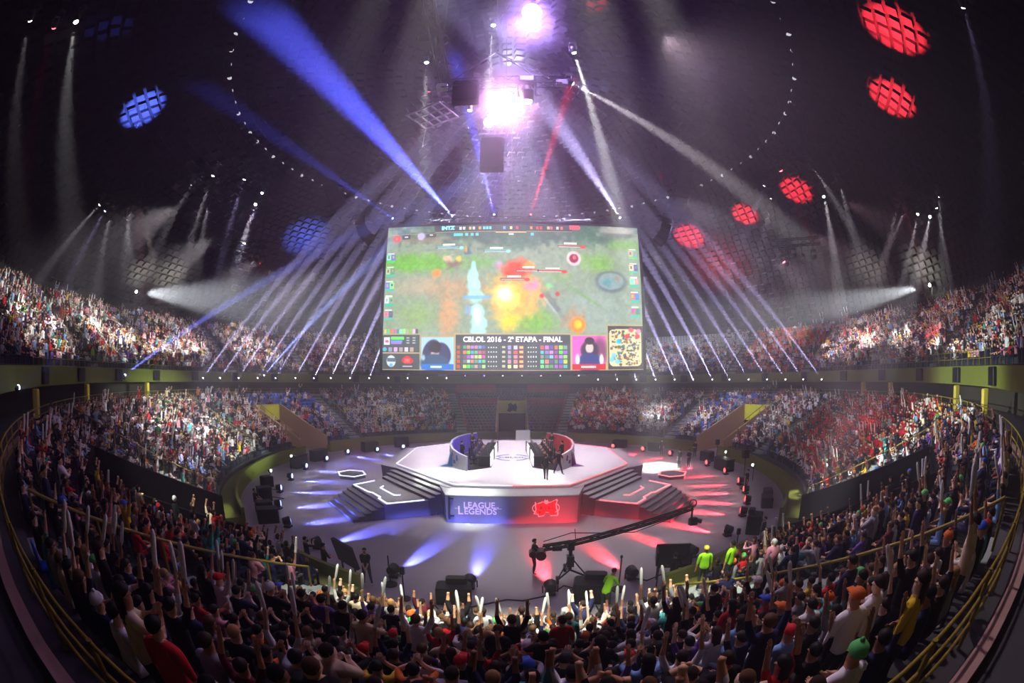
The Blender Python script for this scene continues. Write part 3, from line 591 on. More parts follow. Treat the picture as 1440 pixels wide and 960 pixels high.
# ------------------------------------------------------------------ people
M_skin = ramp_mat('skin', [srgb(236, 196, 168), srgb(214, 166, 132), srgb(190, 138, 104), srgb(140, 96, 70)], .6)
M_shirt = objcol_mat('shirt_cloth'); M_hair = objcol_mat('hair_or_cap', .6)
M_pants = ramp_mat('trouser_cloth', [srgb(24, 26, 34), srgb(34, 44, 70), srgb(60, 62, 66), srgb(20, 20, 22)], .85)
M_shoe = ramp_mat('shoe_leather', [srgb(18, 18, 18), srgb(200, 200, 200), srgb(40, 40, 44)], .6); M_eye = mat('eye_dark', srgb(30, 20, 16), .4); M_lip = mat('lip', srgb(150, 80, 70), .5)
M_suit = mat('black_suit_cloth', srgb(20, 20, 22), .8)
def limb(a, m, l1, l2, pole):                   # two-bone joint position between shoulder a and target m
    a, m, pole = Vector(a), Vector(m), Vector(pole); d = m - a; L = min(d.length, (l1 + l2) * .999); d.normalize(); m = a + d * L
    x = (l1 * l1 - l2 * l2 + L * L) / (2 * L); h = math.sqrt(max(0, l1 * l1 - x * x)); p = (pole - d * pole.dot(d)); p = p.normalized() if p.length > 1e-4 else Vector((0, 0, -1))
    return a + d * x + p * h, m
def person_mesh(name, seated, hands, hdir=None, lod=1, feet=None, lean=0., female=False, head_turn=0., slim=1.):
    """One continuous skinned body facing +Y with its feet on z = 0; hands: the two wrist targets (left is -X)."""
    V = []; E = []; RAD = []; REG = []
    def add(p, r, par=None, reg='shirt'):
        V.append(Vector(p)); RAD.append(r * (slim if reg == 'shirt' else 1)); REG.append(reg)
        if par is not None: E.append((par, len(V) - 1))
        return len(V) - 1
    hz = .5 if seated else .94; k = .93 if female else 1.
    sy = lambda z: lean * (z - hz)
    pel = add((0, 0, hz), .135 if not female else .145, None, 'pants')
    ab = add((0, sy(hz + .17) + .01, hz + .17), .118, pel); ch = add((0, sy(hz + .36), hz + .36), .135 * k, ab); nb = add((0, sy(hz + .47) - .01, hz + .475), .088, ch)
    nk = add((0, sy(hz + .56), hz + .555), .054, nb, 'skin'); hd = add((0, sy(hz + .64) + .012, hz + .64), .084, nk, 'skin'); tp = add((0, sy(hz + .73) + .0, hz + .735), .076, hd, 'skin')
    ct = math.cos(head_turn); sn = math.sin(head_turn)
    fc = lambda x, y, z: (x * ct - y * sn, sy(z) + x * sn + y * ct, z)
    if lod: add(fc(0, .075, hz + .62), .03, hd, 'skin')
    if lod > 1: add(fc(0, .1, hz + .665), .012, tp, 'skin'); add(fc(.085, 0, hz + .665), .014, tp, 'skin'); add(fc(-.085, 0, hz + .665), .014, tp, 'skin')
    HP = []
    for sg, T, i in ((-1, hands[0], 0), (1, hands[1], 1)):
        S = Vector((sg * .19 * k, sy(hz + .455), hz + .455)); c = add(S, .078, nb)
        pole = Vector((sg * .9, -.35, -.5)); el, w = limb(S, T, .29, .25, pole)
        e = add(el, .052, c); wv = add(w, .030, e, 'skin'); d = (w - el).normalized() if hdir is None else Vector(hdir[i]).normalized()
        pm = add(w + d * .07, .034, wv, 'skin'); HP.append((w + d * .09, d))
        if lod > 1:
            side = d.cross(Vector((0, 1, 0))); side = side.normalized() if side.length > .1 else Vector((1, 0, 0)); bend = side.cross(d) * .012
            for f, (o, ln) in enumerate(((-.028, .062), (-.009, .075), (.010, .07), (.028, .055))):
                q = w + d * .09 + side * o; f1 = add(q + d * ln * .45, .009, pm, 'skin'); add(q + d * ln + bend * 2, .0075, f1, 'skin')
            t1 = add(w + d * .05 - side * sg * .045, .011, wv, 'skin'); add(w + d * .085 - side * sg * .06, .009, t1, 'skin')
        elif lod: add(w + d * .14, .02, pm, 'skin')
    for sg, i in ((-1, 0), (1, 1)):
        h = add((sg * .1, 0, hz - .03), .105, pel, 'pants')
        if seated:
            kn = add((sg * .12, .42, hz + .0), .065, h, 'pants'); an = add((sg * .12, .40, .09), .045, kn, 'pants'); ft = add((sg * .13, .55, .045), .04, an, 'shoe')
        else:
            f = Vector((feet[i] if feet else (sg * .11, 0, 0))); kn_, an_ = limb((sg * .095, 0, hz - .03), (f.x, f.y, f.z + .09), .43, .40, (0, 1, 0))
            kn = add(kn_, .068, h, 'pants'); an = add(an_, .045, kn, 'pants'); ft = add(an_ + Vector((sg * .02, .15, -.048)), .038, an, 'shoe')
    me = bpy.data.meshes.new(name); me.from_pydata(V, E, []); o = bpy.data.objects.new(name, me); COL.objects.link(o)
    o.modifiers.new('skin', 'SKIN'); o.modifiers['skin'].use_smooth_shade = True
    sv = me.skin_vertices[0].data
    for j, r in enumerate(RAD): sv[j].radius = (r, r * (.72 if REG[j] == 'shirt' and j in (ab, ch) else 1)) if j not in (ab, ch, pel) else (r * 1.5, r * .98); sv[j].use_root = (j == pel)
    if lod: s = o.modifiers.new('sub', 'SUBSURF'); s.levels = 1; s.render_levels = 1
    out = bpy.data.meshes.new_from_object(o.evaluated_get(bpy.context.evaluated_depsgraph_get())); bpy.data.objects.remove(o); bpy.data.meshes.remove(me); out.name = name
    out.materials.clear(); RI = {'skin': 0, 'shirt': 1, 'pants': 2, 'shoe': 3}
    for m in (M_skin, M_shirt, M_pants, M_shoe): out.materials.append(m)
    A = np.array([V[e[0]] for e in E]); Bv = np.array([V[e[1]] for e in E]); reg = np.array([RI[REG[e[1]]] if not (REG[e[1]] == 'skin' and REG[e[0]] == 'shirt' and e[1] != nk) else 0 for e in E])
    n = len(out.polygons); C = np.zeros(n * 3); out.polygons.foreach_get('center', C); C = C.reshape(-1, 3); D = Bv - A; L2 = (D * D).sum(1)
    t = np.clip(((C[:, None] - A[None]) * D[None]).sum(-1) / L2[None], 0, 1); dd = np.linalg.norm(C[:, None] - (A[None] + t[..., None] * D[None]), axis=-1)
    dd -= np.array([.5 * (RAD[e[0]] + RAD[e[1]]) for e in E])[None] * .8
    best = dd.argmin(1); mi = reg[best]; hem = (np.abs(C[:, 0]) < .26) & (np.abs(C[:, 2] - hz) < .16) & (C[:, 1] < .2) & ((mi == 1) | (mi == 2)) & ((best <= 1) | (mi == 2)); mi = np.where(hem, np.where(C[:, 2] > hz - .01, 1, 2), mi); out.polygons.foreach_set('material_index', mi.astype(np.int32)); out.update()
    out['hands'] = [c for p, d in HP for c in (*p, *d)]; out['head'] = (0., float(sy(hz + .68)), hz + .69)
    return out
def hair_mesh(kind, head):
    c = Vector(head) + Vector((0, -.005, .02)); b = MB(); n = 10
    def shell(r, back, front, m=5):
        vs = []; fs = []
        for j in range(m + 1):
            for i in range(n):
                a = 2 * PI * i / n; lim = front + (back - front) * (.5 - .5 * math.sin(a)); t = lim * j / m
                vs.append(c + Vector((r * .94 * math.sin(t) * math.cos(a), r * 1.06 * math.sin(t) * math.sin(a), r * math.cos(t) * 1.05)))
        for j in range(m): fs += [(j * n + i, (j + 1) * n + i, (j + 1) * n + (i + 1) % n, j * n + (i + 1) % n) for i in range(n)]
        b.add(vs, fs, 0, True)
    if kind == 'short': shell(.105, 2.1, 1.0)
    elif kind == 'long':
        shell(.108, 2.0, 1.0); b.loft([c + Vector((x * .10, -.06 + y * .04, -.02)) for x, y in ((-1, .6), (-.7, -1), (.7, -1), (1, .6))], [c + Vector((x * .085, -.075 + y * .03, -.30)) for x, y in ((-1, .6), (-.7, -1), (.7, -1), (1, .6))])
    elif kind == 'cap':
        shell(.112, 1.55, 1.45); b.loft([c + Vector((x * .075, .1 + y * .1, .02)) for x, y in ((-1, -.2), (1, -.2), (.7, 1), (-.7, 1))], [c + Vector((x * .075, .1 + y * .1, .035)) for x, y in ((-1, -.2), (1, -.2), (.7, 1), (-.7, 1))])
    elif kind == 'beanie': shell(.118, 1.75, 1.25); b.sph(c + Vector((0, 0, .13)), .03, 6, 4)
    me = bpy.data.meshes.new(kind + '_hair'); me.from_pydata([tuple(v) for v in b.v], [], b.f); me.polygons.foreach_set('use_smooth', b.sm); me.materials.append(M_hair); return me
def face_meshes(head):
    c = Vector(head); out = []
    for nm, sg in (('eye', -1), ('eye', 1), ('mouth', 0)):
        b = MB()
        if sg: b.sph(c + Vector((sg * .03, .078, .0)), .010, 6, 4)
        else: b.box(c + Vector((0, .076, -.062)), (.042, .012, .010))
        me = bpy.data.meshes.new(nm); me.from_pydata([tuple(v) for v in b.v], [], b.f); me.materials.append(M_eye if sg else M_lip); out.append((nm, me))
    return out
# pose library: (seated, wrist targets, hand directions, words)
UPD = ((0, .1, 1), (0, .1, 1))
POSES = {
 'sit_lap': (True, ((-.16, .36, .66), (.16, .36, .66)), None, 'sitting'),
 'sit_up': (True, ((-.26, .14, 1.46), (.26, .14, 1.46)), UPD, 'arms-raised'),
 'sit_one': (True, ((-.16, .36, .66), (.2, .16, 1.5)), ((0, 1, 0), (0, .2, 1)), 'one-arm-up'),
 'sit_clap': (True, ((-.05, .36, 1.06), (.05, .36, 1.06)), ((.3, .4, .8), (-.3, .4, .8)), 'clapping'),
 'stand_up': (False, ((-.28, .14, 1.9), (.28, .14, 1.9)), UPD, 'standing arms-raised'),
 'stand_down': (False, ((-.27, .06, .86), (.27, .06, .86)), None, 'standing'),
 'stand_clap': (False, ((-.06, .34, 1.3), (.06, .34, 1.3)), ((.3, .4, .8), (-.3, .4, .8)), 'standing clapping'),
}
BODY = {}; LODM = {}
for k, (s, h, d, _) in POSES.items():
    for fem in (False, True): BODY[k, fem] = person_mesh('spectator_body', s, h, d, lod=2, female=fem, lean=.06 if s else .03)
    LODM[k] = person_mesh('crowd_source', s, h, d, lod=0, lean=.06 if s else .03)
HAIR = {}
def get_hair(kind, head):
    q = (kind, round(head[1], 3), round(head[2], 3))
    if q not in HAIR: HAIR[q] = hair_mesh(kind, head)
    return HAIR[q]
FACE = {}
def get_face(head):
    q = (round(head[1], 3), round(head[2], 3))
    if q not in FACE: FACE[q] = face_meshes(head)
    return FACE[q]
SHIRTS = [('white', (232, 230, 230), 20), ('grey', (150, 150, 154), 10), ('black', (20, 20, 24), 34), ('navy', (32, 38, 76), 13), ('red', (190, 28, 36), 8), ('pink', (224, 150, 170), 4), ('purple', (104, 70, 150), 4), ('teal', (70, 160, 160), 3), ('yellow', (226, 190, 40), 4), ('light-blue', (130, 170, 220), 6), ('maroon', (96, 26, 40), 4), ('orange', (226, 120, 40), 2), ('green', (70, 130, 70), 2), ('cream', (226, 206, 170), 5)]
HAIRC = [('black', (18, 15, 14)), ('dark-brown', (46, 30, 22)), ('brown', (90, 60, 38)), ('fair', (170, 130, 80))]
def make_person(loc, rz, body, shirt, hairk, hairc, label=None, cat='person', group=None, name='spectator', face=True, scale=1., mats=None):
    t = thing(name, label, cat, loc, group); t.rotation_euler = (0, 0, rz); t.scale = (scale,) * 3
    o = bpy.data.objects.new('body', body); COL.objects.link(o); o.parent = t; o.color = srgb(*shirt)
    if mats:
        for i, m in enumerate(mats):
            if m is not None: o.material_slots[i].link = 'OBJECT'; o.material_slots[i].material = m
    hd = tuple(body['head'])
    if hairk:
        h = bpy.data.objects.new('cap' if hairk in ('cap', 'beanie') else 'hair', get_hair(hairk, hd)); COL.objects.link(h); h.parent = t; h.color = srgb(*hairc)
    if face:
        for nm, me in get_face(hd): f = bpy.data.objects.new(nm, me); COL.objects.link(f); f.parent = t
    return t
BLK = (18, 18, 20)
suit = (None, M_suit, M_suit, M_shoe)
def staff(label, x, y, z, face_to, hands, hdir=None, hair='short', feet=None, shirt=BLK, head_turn=0., lean=0., seated=False, hc=(20, 16, 14), name='crew_member', fem=False):
    d = Vector((face_to[0] - x, face_to[1] - y)); rz = math.atan2(-d.x, d.y)
    bm = person_mesh('staff_body', seated, hands, hdir, lod=2, feet=feet, lean=lean, head_turn=head_turn, female=fem)
    return make_person((x, y, z), rz, bm, shirt, hair, hc, label, name=name)
DOWN = ((-.27, .05, .86), (.27, .05, .86))
staff('person in a dark suit standing on the white stage facing the right booth', 2.15, 27.05, 1.9, (3.5, 31), ((-.25, .1, .9), (.2, .28, 1.15)), None, feet=((-.1, .1, 0), (.12, -.08, 0)), name='presenter')
staff('person in black walking across the white stage beside the suited presenter', 3.1, 28.5, 1.9, (4.8, 26.6), ((-.28, .2, .95), (.27, -.15, .95)), None, feet=((-.1, .32, 0), (.1, -.32, .03)), name='presenter', lean=.12, hair='short')
staff('person in black standing behind the camera crane, hands on its rear grip', .92, 17.3, 0, (2.3, 17.25), ((-.08, .38, 1.15), (.12, .38, 1.12)), ((.2, 1, 0), (-.2, 1, 0)), name='crane_operator', lean=.05)
staff('guard in black with clasped hands on the open floor beside a blue floor light', -5.85, 15.35, 0, (-4, 5), ((-.05, .24, .92), (.05, .24, .92)), ((.5, .2, -.8), (-.5, .2, -.8)), feet=((-.17, .02, 0), (.17, .02, 0)), name='guard')
staff('person in black with a shoulder camera at the left floor edge', -8.7, 15.6, 0, (-2, 22), ((-.1, .22, 1.52), (.1, .32, 1.5)), ((0, .5, .8), (0, .5, .8)), name='camera_operator')
staff('person in black leaning against the flat black panel on the left floor', -7.7, 15.2, 0, (-6, 17), ((-.2, .3, 1.1), (.2, .34, 1.15)), None, name='crew_member', lean=.1)
staff('crew person in black standing behind the hexagon platform on the right, left of a pair', 15.1, 36.3, 0, (5, 33), DOWN, name='crew_member')
staff('crew person in black standing right of the pair behind the red hexagon platform', 15.95, 36.0, 0, (4, 30), ((-.05, .24, 1.0), (.05, .24, 1.0)), ((.5, .3, .6), (-.5, .3, .6)), name='crew_member')
staff('crew person in black by the far right stairs at the floor edge', 15.6, 42.6, 0, (6, 36), DOWN, name='crew_member')
staff('tall crew person in black in front of the tan right tunnel', 18.5, 40.3, 0, (6, 34), ((-.06, .26, 1.05), (.06, .26, 1.05)), ((.5, .3, .6), (-.5, .3, .6)), name='crew_member')
staff('operator in black standing at the black mixing desk near the front right', 6.3, 14.65, 0, (6.5, 16), ((-.2, .36, 1.02), (.2, .36, 1.02)), ((0, 1, -.2), (0, 1, -.2)), name='desk_operator', lean=.1)
staff('crew person in black standing on the right floor edge beside the yellow fence', 12.0, 16.9, 0, (4, 22), DOWN, name='crew_member')
staff('crew person beside the tall light stand on the right floor edge', 16.6, 26.4, 0, (6, 30), ((-.27, .05, .86), (.2, .3, 1.2)), None, name='crew_member')
staff('crew person sitting on a case at the dark left floor edge', -16.0, 22.4, .02, (-8, 26), ((-.16, .36, .66), (.16, .36, .66)), None, seated=True, name='crew_member')
HV = (150, 226, 30)
def steward(label, x, y, z, ft, hands, **k): return staff(label, x, y, z, ft, hands, shirt=HV, name='steward', **k)
p = pol(164, 23.3, z_(23.3)); steward('steward in a lime safety vest by the front of the yellow handrail on the right', p.x, p.y, p.z, (8, 20), DOWN, hair='cap', hc=(200, 190, 60))
p = pol(163.2, 24.2, z_(24.2)); steward('second steward in a lime vest just behind the first at the right handrail', p.x, p.y, p.z, (2, 20), DOWN)
steward('steward in a lime jacket bending at the black box in front of the nearest spectators', 3.3, 13.6, 0, (5, 15.4), ((-.2, .5, .95), (.2, .5, .95)), lean=.75, hair='short')
p = pol(-111.6, 36.6, urz(0)); steward('brightly lit steward in a lime vest at the foot of the left balcony stairs', p.x, p.y, p.z, (0, CY), DOWN)
for a, tx in ((74.5, 'left'), (78.5, 'right')):
    p = pol(a, 34.6, 5.3)
# presenters' crane, players and the rest follow
# ------------------------------------------------------------------ crowd
SHW = np.array([s[2] for s in SHIRTS], float)
def pick_shirt(az, R, upper):
    a = norm(az); w = SHW.copy()
    if not upper and 94 < a < 127 and R > 24: w[4] += 150
    elif not upper and 36 < a < 52 and R < 30: w[0] += 120
    elif not upper and -50 < a < -34 and R < 29: w[0] += 90; w[13] += 50
    elif not upper and 18 < a < 36: w[4] += 30
    elif upper and 20 < a < 52: w[0] += 50; w[9] += 20
    elif abs(a) > 140 and not upper: w[2] += 26; w[3] += 14
    else: w[0] += 14; w[5] += 4
    return int(rng.choice(len(SHIRTS), p=w / w.sum()))
seatpos = []; people = []
def occupancy(az, R, upper):
    a = norm(az)
    if not upper:
        if abs(a) < 17: return 0.
        if -76 < a < -54 and R > 29: return .25
        if -70 < a < -54: return .6
        if 54 < a < 74: return .72 if R < 30 else .5
        return .975
    if abs(a) < 16: return 0.
    if 57 < a < 77: return .62 if R < 42 else .3
    if 18 < a < 57 and R > 42.5: return .12
    return .975
def near_aisle(az, R, lst, w):
    return any(abs(norm(az - c)) * PI / 180 * R < w for c in lst)
for i in range(ROWS):
    R = rowR(i) + .6; n = int(2 * PI * R / .5)
    for k in range(n):
        az = norm(360 * (k + .5 * (i % 2)) / n)
        if in_vom(az, R, .5) or near_aisle(az, R, AISLES, .85): continue
        z = rowz(i, is_near(az)); p = pol(az, R, z); q = proj(p.x, p.y, p.z + 1.1)
        if not (-30 < q[0] < 1470 and q[1] < 1010) or p.y < .4: continue
        if rng.random() < occupancy(az, R, False): people.append((p, az, R, False, i))
        else: seatpos.append((p, az, R, False))
for i in range(UROWS):
    R = urR(i) + .5; n = int(2 * PI * R / .52)
    for k in range(n):
        az = norm(360 * (k + .5 * (i % 2)) / n)
        if abs(az) > 137 or near_aisle(az, R, UAIS, .8): continue
        p = pol(az, R, urz(i)); q = proj(p.x, p.y, p.z + 1.0)
        if not (-20 < q[0] < 1460): continue
        if rng.random() < occupancy(az, R, True): people.append((p, az, R, True, i))
        elif abs(az) > 16: seatpos.append((p, az, R, True))
eye = Vector((0, 0, CAMZ))
order = sorted(range(len(people)), key=lambda j: (people[j][0] + Vector((0, 0, 1)) - eye).length)
def infrm(j): 
    q = proj(people[j][0].x, people[j][0].y, people[j][0].z + 1.05); return 4 < q[0] < 1436 and q[1] < 955
near_ids = [j for j in order if infrm(j) and not people[j][3]][:290]; near_set = set(near_ids)
PK = list(POSES); PWt = np.array([.34, .17, .12, .15, .06, .07, .09])
STICKS = []
def block_of(az):
    a = norm(az)
    if abs(a) > NEAR: return 'nearest block'
    if a > 144: return 'near right block'
    if a < -144: return 'near left block'
    return 'block above the dark right tunnel' if a > 0 else 'block above the dark left tunnel'
info = []
for j in near_ids:
    p, az, R, up, i = people[j]; info.append((block_of(az), i, (az if az > 0 else az + 360), j))
cnt = {}
# seats run left to right as the camera sees them: azimuth grows to the left there
for blk, i, a, j in sorted(info, key=lambda t: (t[0], t[1], -t[2])): cnt.setdefault((blk, i), []).append(j)
hairkinds = [('short', 'hair'), ('long', 'long hair'), ('cap', 'cap'), ('beanie', 'beanie')]
CAPC = [('red', (200, 30, 34)), ('black', (16, 16, 18)), ('white', (225, 225, 225)), ('blue', (50, 90, 190)), ('orange', (220, 110, 40)), ('green', (90, 190, 100))]
for (blk, i), js in cnt.items():
    for s, j in enumerate(js):
        p, az, R, up, _ = people[j]; pk = PK[int(rng.choice(len(PK), p=PWt))]; hk = int(rng.choice(4, p=[.62, .22, .12, .04])); fem = hk == 1
        sh = SHIRTS[pick_shirt(az, R, False)]; hc = CAPC[int(rng.integers(6))] if hk >= 2 else HAIRC[int(rng.choice(4, p=[.45, .3, .17, .08]))]
        if i < 4 and rng.random() < .3: pk = 'sit_up'
        body = BODY[pk, fem]; rz = math.atan2(math.sin(R_(az)), -math.cos(R_(az))) + rng.uniform(-.25, .25); sc = rng.uniform(.93, 1.06)
        lab = '%s spectator, %s top, %s %s, %s row of %s, %s from left' % (POSES[pk][3], sh[0], hc[0], hairkinds[hk][1], ordw(i + 1), blk, ordw(s + 1))
        w = lab.replace(',', '').split()
        if len(w) > 16: lab = lab.replace(' spectator,', ',').replace(' top,', ',')
        t = make_person(p, rz, body, sh[1], hairkinds[hk][0], hc[1], lab, group='spectators nearest the camera', face=False, scale=sc)
        if pk in ('sit_up', 'stand_up', 'sit_one') and rng.random() < (.55 if i < 6 else .25): STICKS.append((t, body, pk, blk, i, s, rz, sc))
M_stick = mat('white_inflated_film', srgb(240, 240, 236), .35)
def stick_mesh():
    b = MB(); n = 8; prof = [(0, .01), (.03, .026), (.10, .037), (.34, .041), (.43, .036), (.47, .022), (.49, .005)]; vs = []; fs = []
    for z, r in prof: vs += [(r * math.cos(2 * PI * i / n), r * math.sin(2 * PI * i / n), z) for i in range(n)]
    for k in range(len(prof) - 1): fs += [(k * n + i, k * n + (i + 1) % n, (k + 1) * n + (i + 1) % n, (k + 1) * n + i) for i in range(n)]
    b.add(vs, fs, 0, True); me = bpy.data.meshes.new('clapping_stick'); me.from_pydata(b.v, [], b.f); me.polygons.foreach_set('use_smooth', b.sm); me.materials.append(M_stick); return me
SM = stick_mesh()
for t, body, pk, blk, i, s, rz, sc in STICKS:
    hs = list(body['hands'])
    for hnd in ((0, 1) if pk != 'sit_one' else (1,)):
        px, py, pz, dx, dy, dz = hs[6 * hnd:6 * hnd + 6]; M = Matrix.Translation(t.location) @ Matrix.Rotation(rz, 4, 'Z') @ Matrix.Scale(sc, 4)
        w = M @ Vector((px, py + .03, pz)); o = bpy.data.objects.new('clapping_stick', SM); COL.objects.link(o); o.location = w
        d = Matrix.Rotation(rz, 3, 'Z') @ Vector((dx + rng.uniform(-.25, .25), dy + rng.uniform(-.05, .3), dz)); o.rotation_euler = d.to_track_quat('Z', 'Y').to_euler()
        tag(o, 'white clapping stick in %s hand, %s row of %s, %s spectator from left' % ('left' if hnd == 0 else 'right', ordw(i + 1), blk, ordw(s + 1)), 'clapping stick', 'white inflatable clapping sticks')

# everyone farther away: one mesh, colours carried per face
def far_template(kind):
    b = MB(); L = []
    def mark(l): L.extend([l] * (len(b.f) - len(L)))
    st_ = kind.startswith('stand'); z0 = .92 if st_ else .45
    prof = [(z0 - .05, .19, .13), (z0 + .2, .16, .11), (z0 + .42, .21, .12), (z0 + .52, .08, .07)]; vs = []; n = 6
    for z, rx, ry in prof: vs += [(rx * math.cos(2 * PI * (i + .5) / n), ry * math.sin(2 * PI * (i + .5) / n), z) for i in range(n)]
    b.add(vs, [(k * n + i, k * n + (i + 1) % n, (k + 1) * n + (i + 1) % n, (k + 1) * n + i) for k in range(3) for i in range(n)]); mark(0)
    c = Vector((0, .02, z0 + .69)); b.sph(c, .105, 7, 5, sc=(.9, 1, 1.2))
    for f in b.f[len(L):]:
        m = sum((Vector(b.v[i]) for i in f), Vector()) / len(f) - c; L.append(2 if (m.z > .045 or m.y < -.01) else 1)
    A = {'lap': ((-.17, .34, z0 + .2), (.17, .34, z0 + .2)), 'up': ((-.27, .15, z0 + .98), (.27, .15, z0 + .98)), 'one': ((-.17, .34, z0 + .2), (.24, .15, z0 + 1.0)), 'clap': ((-.05, .34, z0 + .5), (.05, .34, z0 + .52)), 'down': ((-.26, .04, z0 - .08), (.26, .04, z0 - .08))}[kind.split('_')[1]]
    for sg, T in ((-1, A[0]), (1, A[1])):
        el, w = limb((sg * .2, 0, z0 + .46), T, .29, .27, (sg * .9, -.35, -.5)); b.cyl((sg * .2, 0, z0 + .46), el, .06, .045, 5, cap=False); mark(0); b.cyl(el, w, .045, .032, 5, cap=False); mark(0 if kind.endswith(('lap', 'down')) else 1); b.box(w, (.07, .07, .09)); mark(1)
        if w.z > z0 + .6: b.cyl(w, Vector(w) + Vector((sg * .05, .1, .55)), .05, .04, 6); mark(4)
    if st_: 
        for sg in (-1, 1): b.cyl((sg * .1, 0, .9), (sg * .1, 0, .02), .085, .05, 5, cap=False); mark(3)
    else:
        for sg in (-1, 1): b.cyl((sg * .1, 0, z0), (sg * .11, .42, z0), .085, .065, 5); mark(3); b.cyl((sg * .11, .42, z0), (sg * .12, .4, .02), .06, .045, 5, cap=False); mark(3)
    return b, L
def to_np(v, f, lab):
    lens = np.array([len(q) for q in f]); return np.array(v, float), np.concatenate([np.array(q) for q in f]), lens, np.array(lab)
FT = {}
for k in PK:
    b, L = far_template(k); L = [x for x in L]; FT[k, 0] = to_np(b.v, b.f, L); nostick = [j for j, l in enumerate(L) if l != 4]; FT[k, 1] = to_np(b.v, [b.f[j] for j in nostick], [L[j] for j in nostick])
    me = LODM[k]; FT[k, 2] = to_np([tuple(v.co) for v in me.vertices], [tuple(p.vertices) for p in me.polygons], [{0: 1, 1: 0, 2: 3, 3: 3}[p.material_index] for p in me.polygons])
    hb = hair_mesh('short', tuple(me['head'])); hv, hl, hn, _ = to_np([tuple(v.co) for v in hb.vertices], [tuple(p.vertices) for p in hb.polygons], [2] * len(hb.polygons)); a = FT[k, 2]
    FT[k, 2] = (np.concatenate([a[0], hv]), np.concatenate([a[1], hl + len(a[0])]), np.concatenate([a[2], hn]), np.concatenate([a[3], np.full(len(hn), 2)]))
lv = lambda c: np.array(srgb(*c)[:3])
SKN = [lv(c) for c in ((236, 196, 168), (214, 166, 132), (190, 138, 104), (140, 96, 70))]; PNT = [lv(c) for c in ((24, 26, 34), (34, 44, 70), (60, 62, 66))]
def join_mesh(name, chunks, m, label=None, cat=None):
    vs = np.concatenate([c[0] for c in chunks]); off = np.cumsum([0] + [len(c[0]) for c in chunks[:-1]]); lp = np.concatenate([c[1] + o for c, o in zip(chunks, off)]); ln = np.concatenate([c[2] for c in chunks]); cl = np.concatenate([c[3] for c in chunks])
    me = bpy.data.meshes.new(name); me.vertices.add(len(vs)); me.vertices.foreach_set('co', vs.ravel()); me.loops.add(len(lp)); me.loops.foreach_set('vertex_index', lp)
    me.polygons.add(len(ln)); me.polygons.foreach_set('loop_start', np.concatenate([[0], np.cumsum(ln)[:-1]])); me.update(calc_edges=True)
    at = me.attributes.new('Col', 'FLOAT_COLOR', 'FACE'); at.data.foreach_set('color', np.concatenate([cl, np.ones((len(cl), 1))], 1).astype(np.float32).ravel())
    me.materials.append(m); o = bpy.data.objects.new(name, me); COL.objects.link(o); return tag(o, label, cat, kind='stuff')
chunks = []; PW2 = np.array([.36, .15, .11, .18, .05, .07, .08])
for j, (p, az, R, up, i) in enumerate(people):
    if j in near_set: continue
    d = (p - eye).length; pk = PK[int(rng.choice(len(PK), p=PW2))]; raised = pk in ('sit_up', 'stand_up', 'sit_one'); lodk = 2 if (d < 15.5 and not up) else (0 if raised and rng.random() < .16 else 1)
    v, lp, ln, lb = FT[pk, lodk]; a = math.atan2(math.sin(R_(az)), -math.cos(R_(az))) + rng.uniform(-.3, .3); s = rng.uniform(.93, 1.06); ca, sa = math.cos(a) * s, math.sin(a) * s
    w = np.stack([v[:, 0] * ca - v[:, 1] * sa + p.x, v[:, 0] * sa + v[:, 1] * ca + p.y, v[:, 2] * s + p.z], 1)
    sh = lv(SHIRTS[pick_shirt(az, R, up)][1]) * rng.uniform(.8, 1.1); hr = lv(CAPC[int(rng.integers(6))][1]) if rng.random() < .14 else lv(HAIRC[int(rng.choice(4, p=[.45, .3, .17, .08]))][1])
    pal = np.stack([sh, SKN[int(rng.integers(4))], hr, PNT[int(rng.integers(3))], lv((240, 240, 236))]); chunks.append((w, lp, ln, pal[lb]))
join_mesh('crowd', chunks, attr_mat('crowd_cloth'), 'packed crowd of seated and cheering spectators filling both tiers', 'crowd')
# empty seats
sb = MB(); sb.box((0, .02, .42), (.42, .4, .05)); sb.box((0, -.2, .64), (.42, .05, .42)); sb.box((0, -.02, .2), (.1, .12, .4)); sv, sl, sn, slb = to_np(sb.v, sb.f, [0] * len(sb.f)); chunks = []
for p, az, R, up in seatpos:
    a = norm(az); c = (40, 96, 210) if not up else ((226, 96, 40) if 56 < a < 78 else (220, 224, 230) if 18 < a < 57 else (60, 90, 180))
    if not up and abs(a) < 17: c = (84, 66, 72) if R < 29 or R > 31 else (150, 50, 60)
    r = math.atan2(math.sin(R_(az)), -math.cos(R_(az))); ca, sa = math.cos(r), math.sin(r); w = np.stack([sv[:, 0] * ca - sv[:, 1] * sa + p.x, sv[:, 0] * sa + sv[:, 1] * ca + p.y, sv[:, 2] + p.z], 1)
    chunks.append((w, sl, sn, np.repeat(lv(c)[None], len(sn), 0)))
join_mesh('stadium_seats', chunks, attr_mat('seat_plastic', rough=.5), 'empty moulded seats, blue low down, orange and white on the balcony', 'seats')
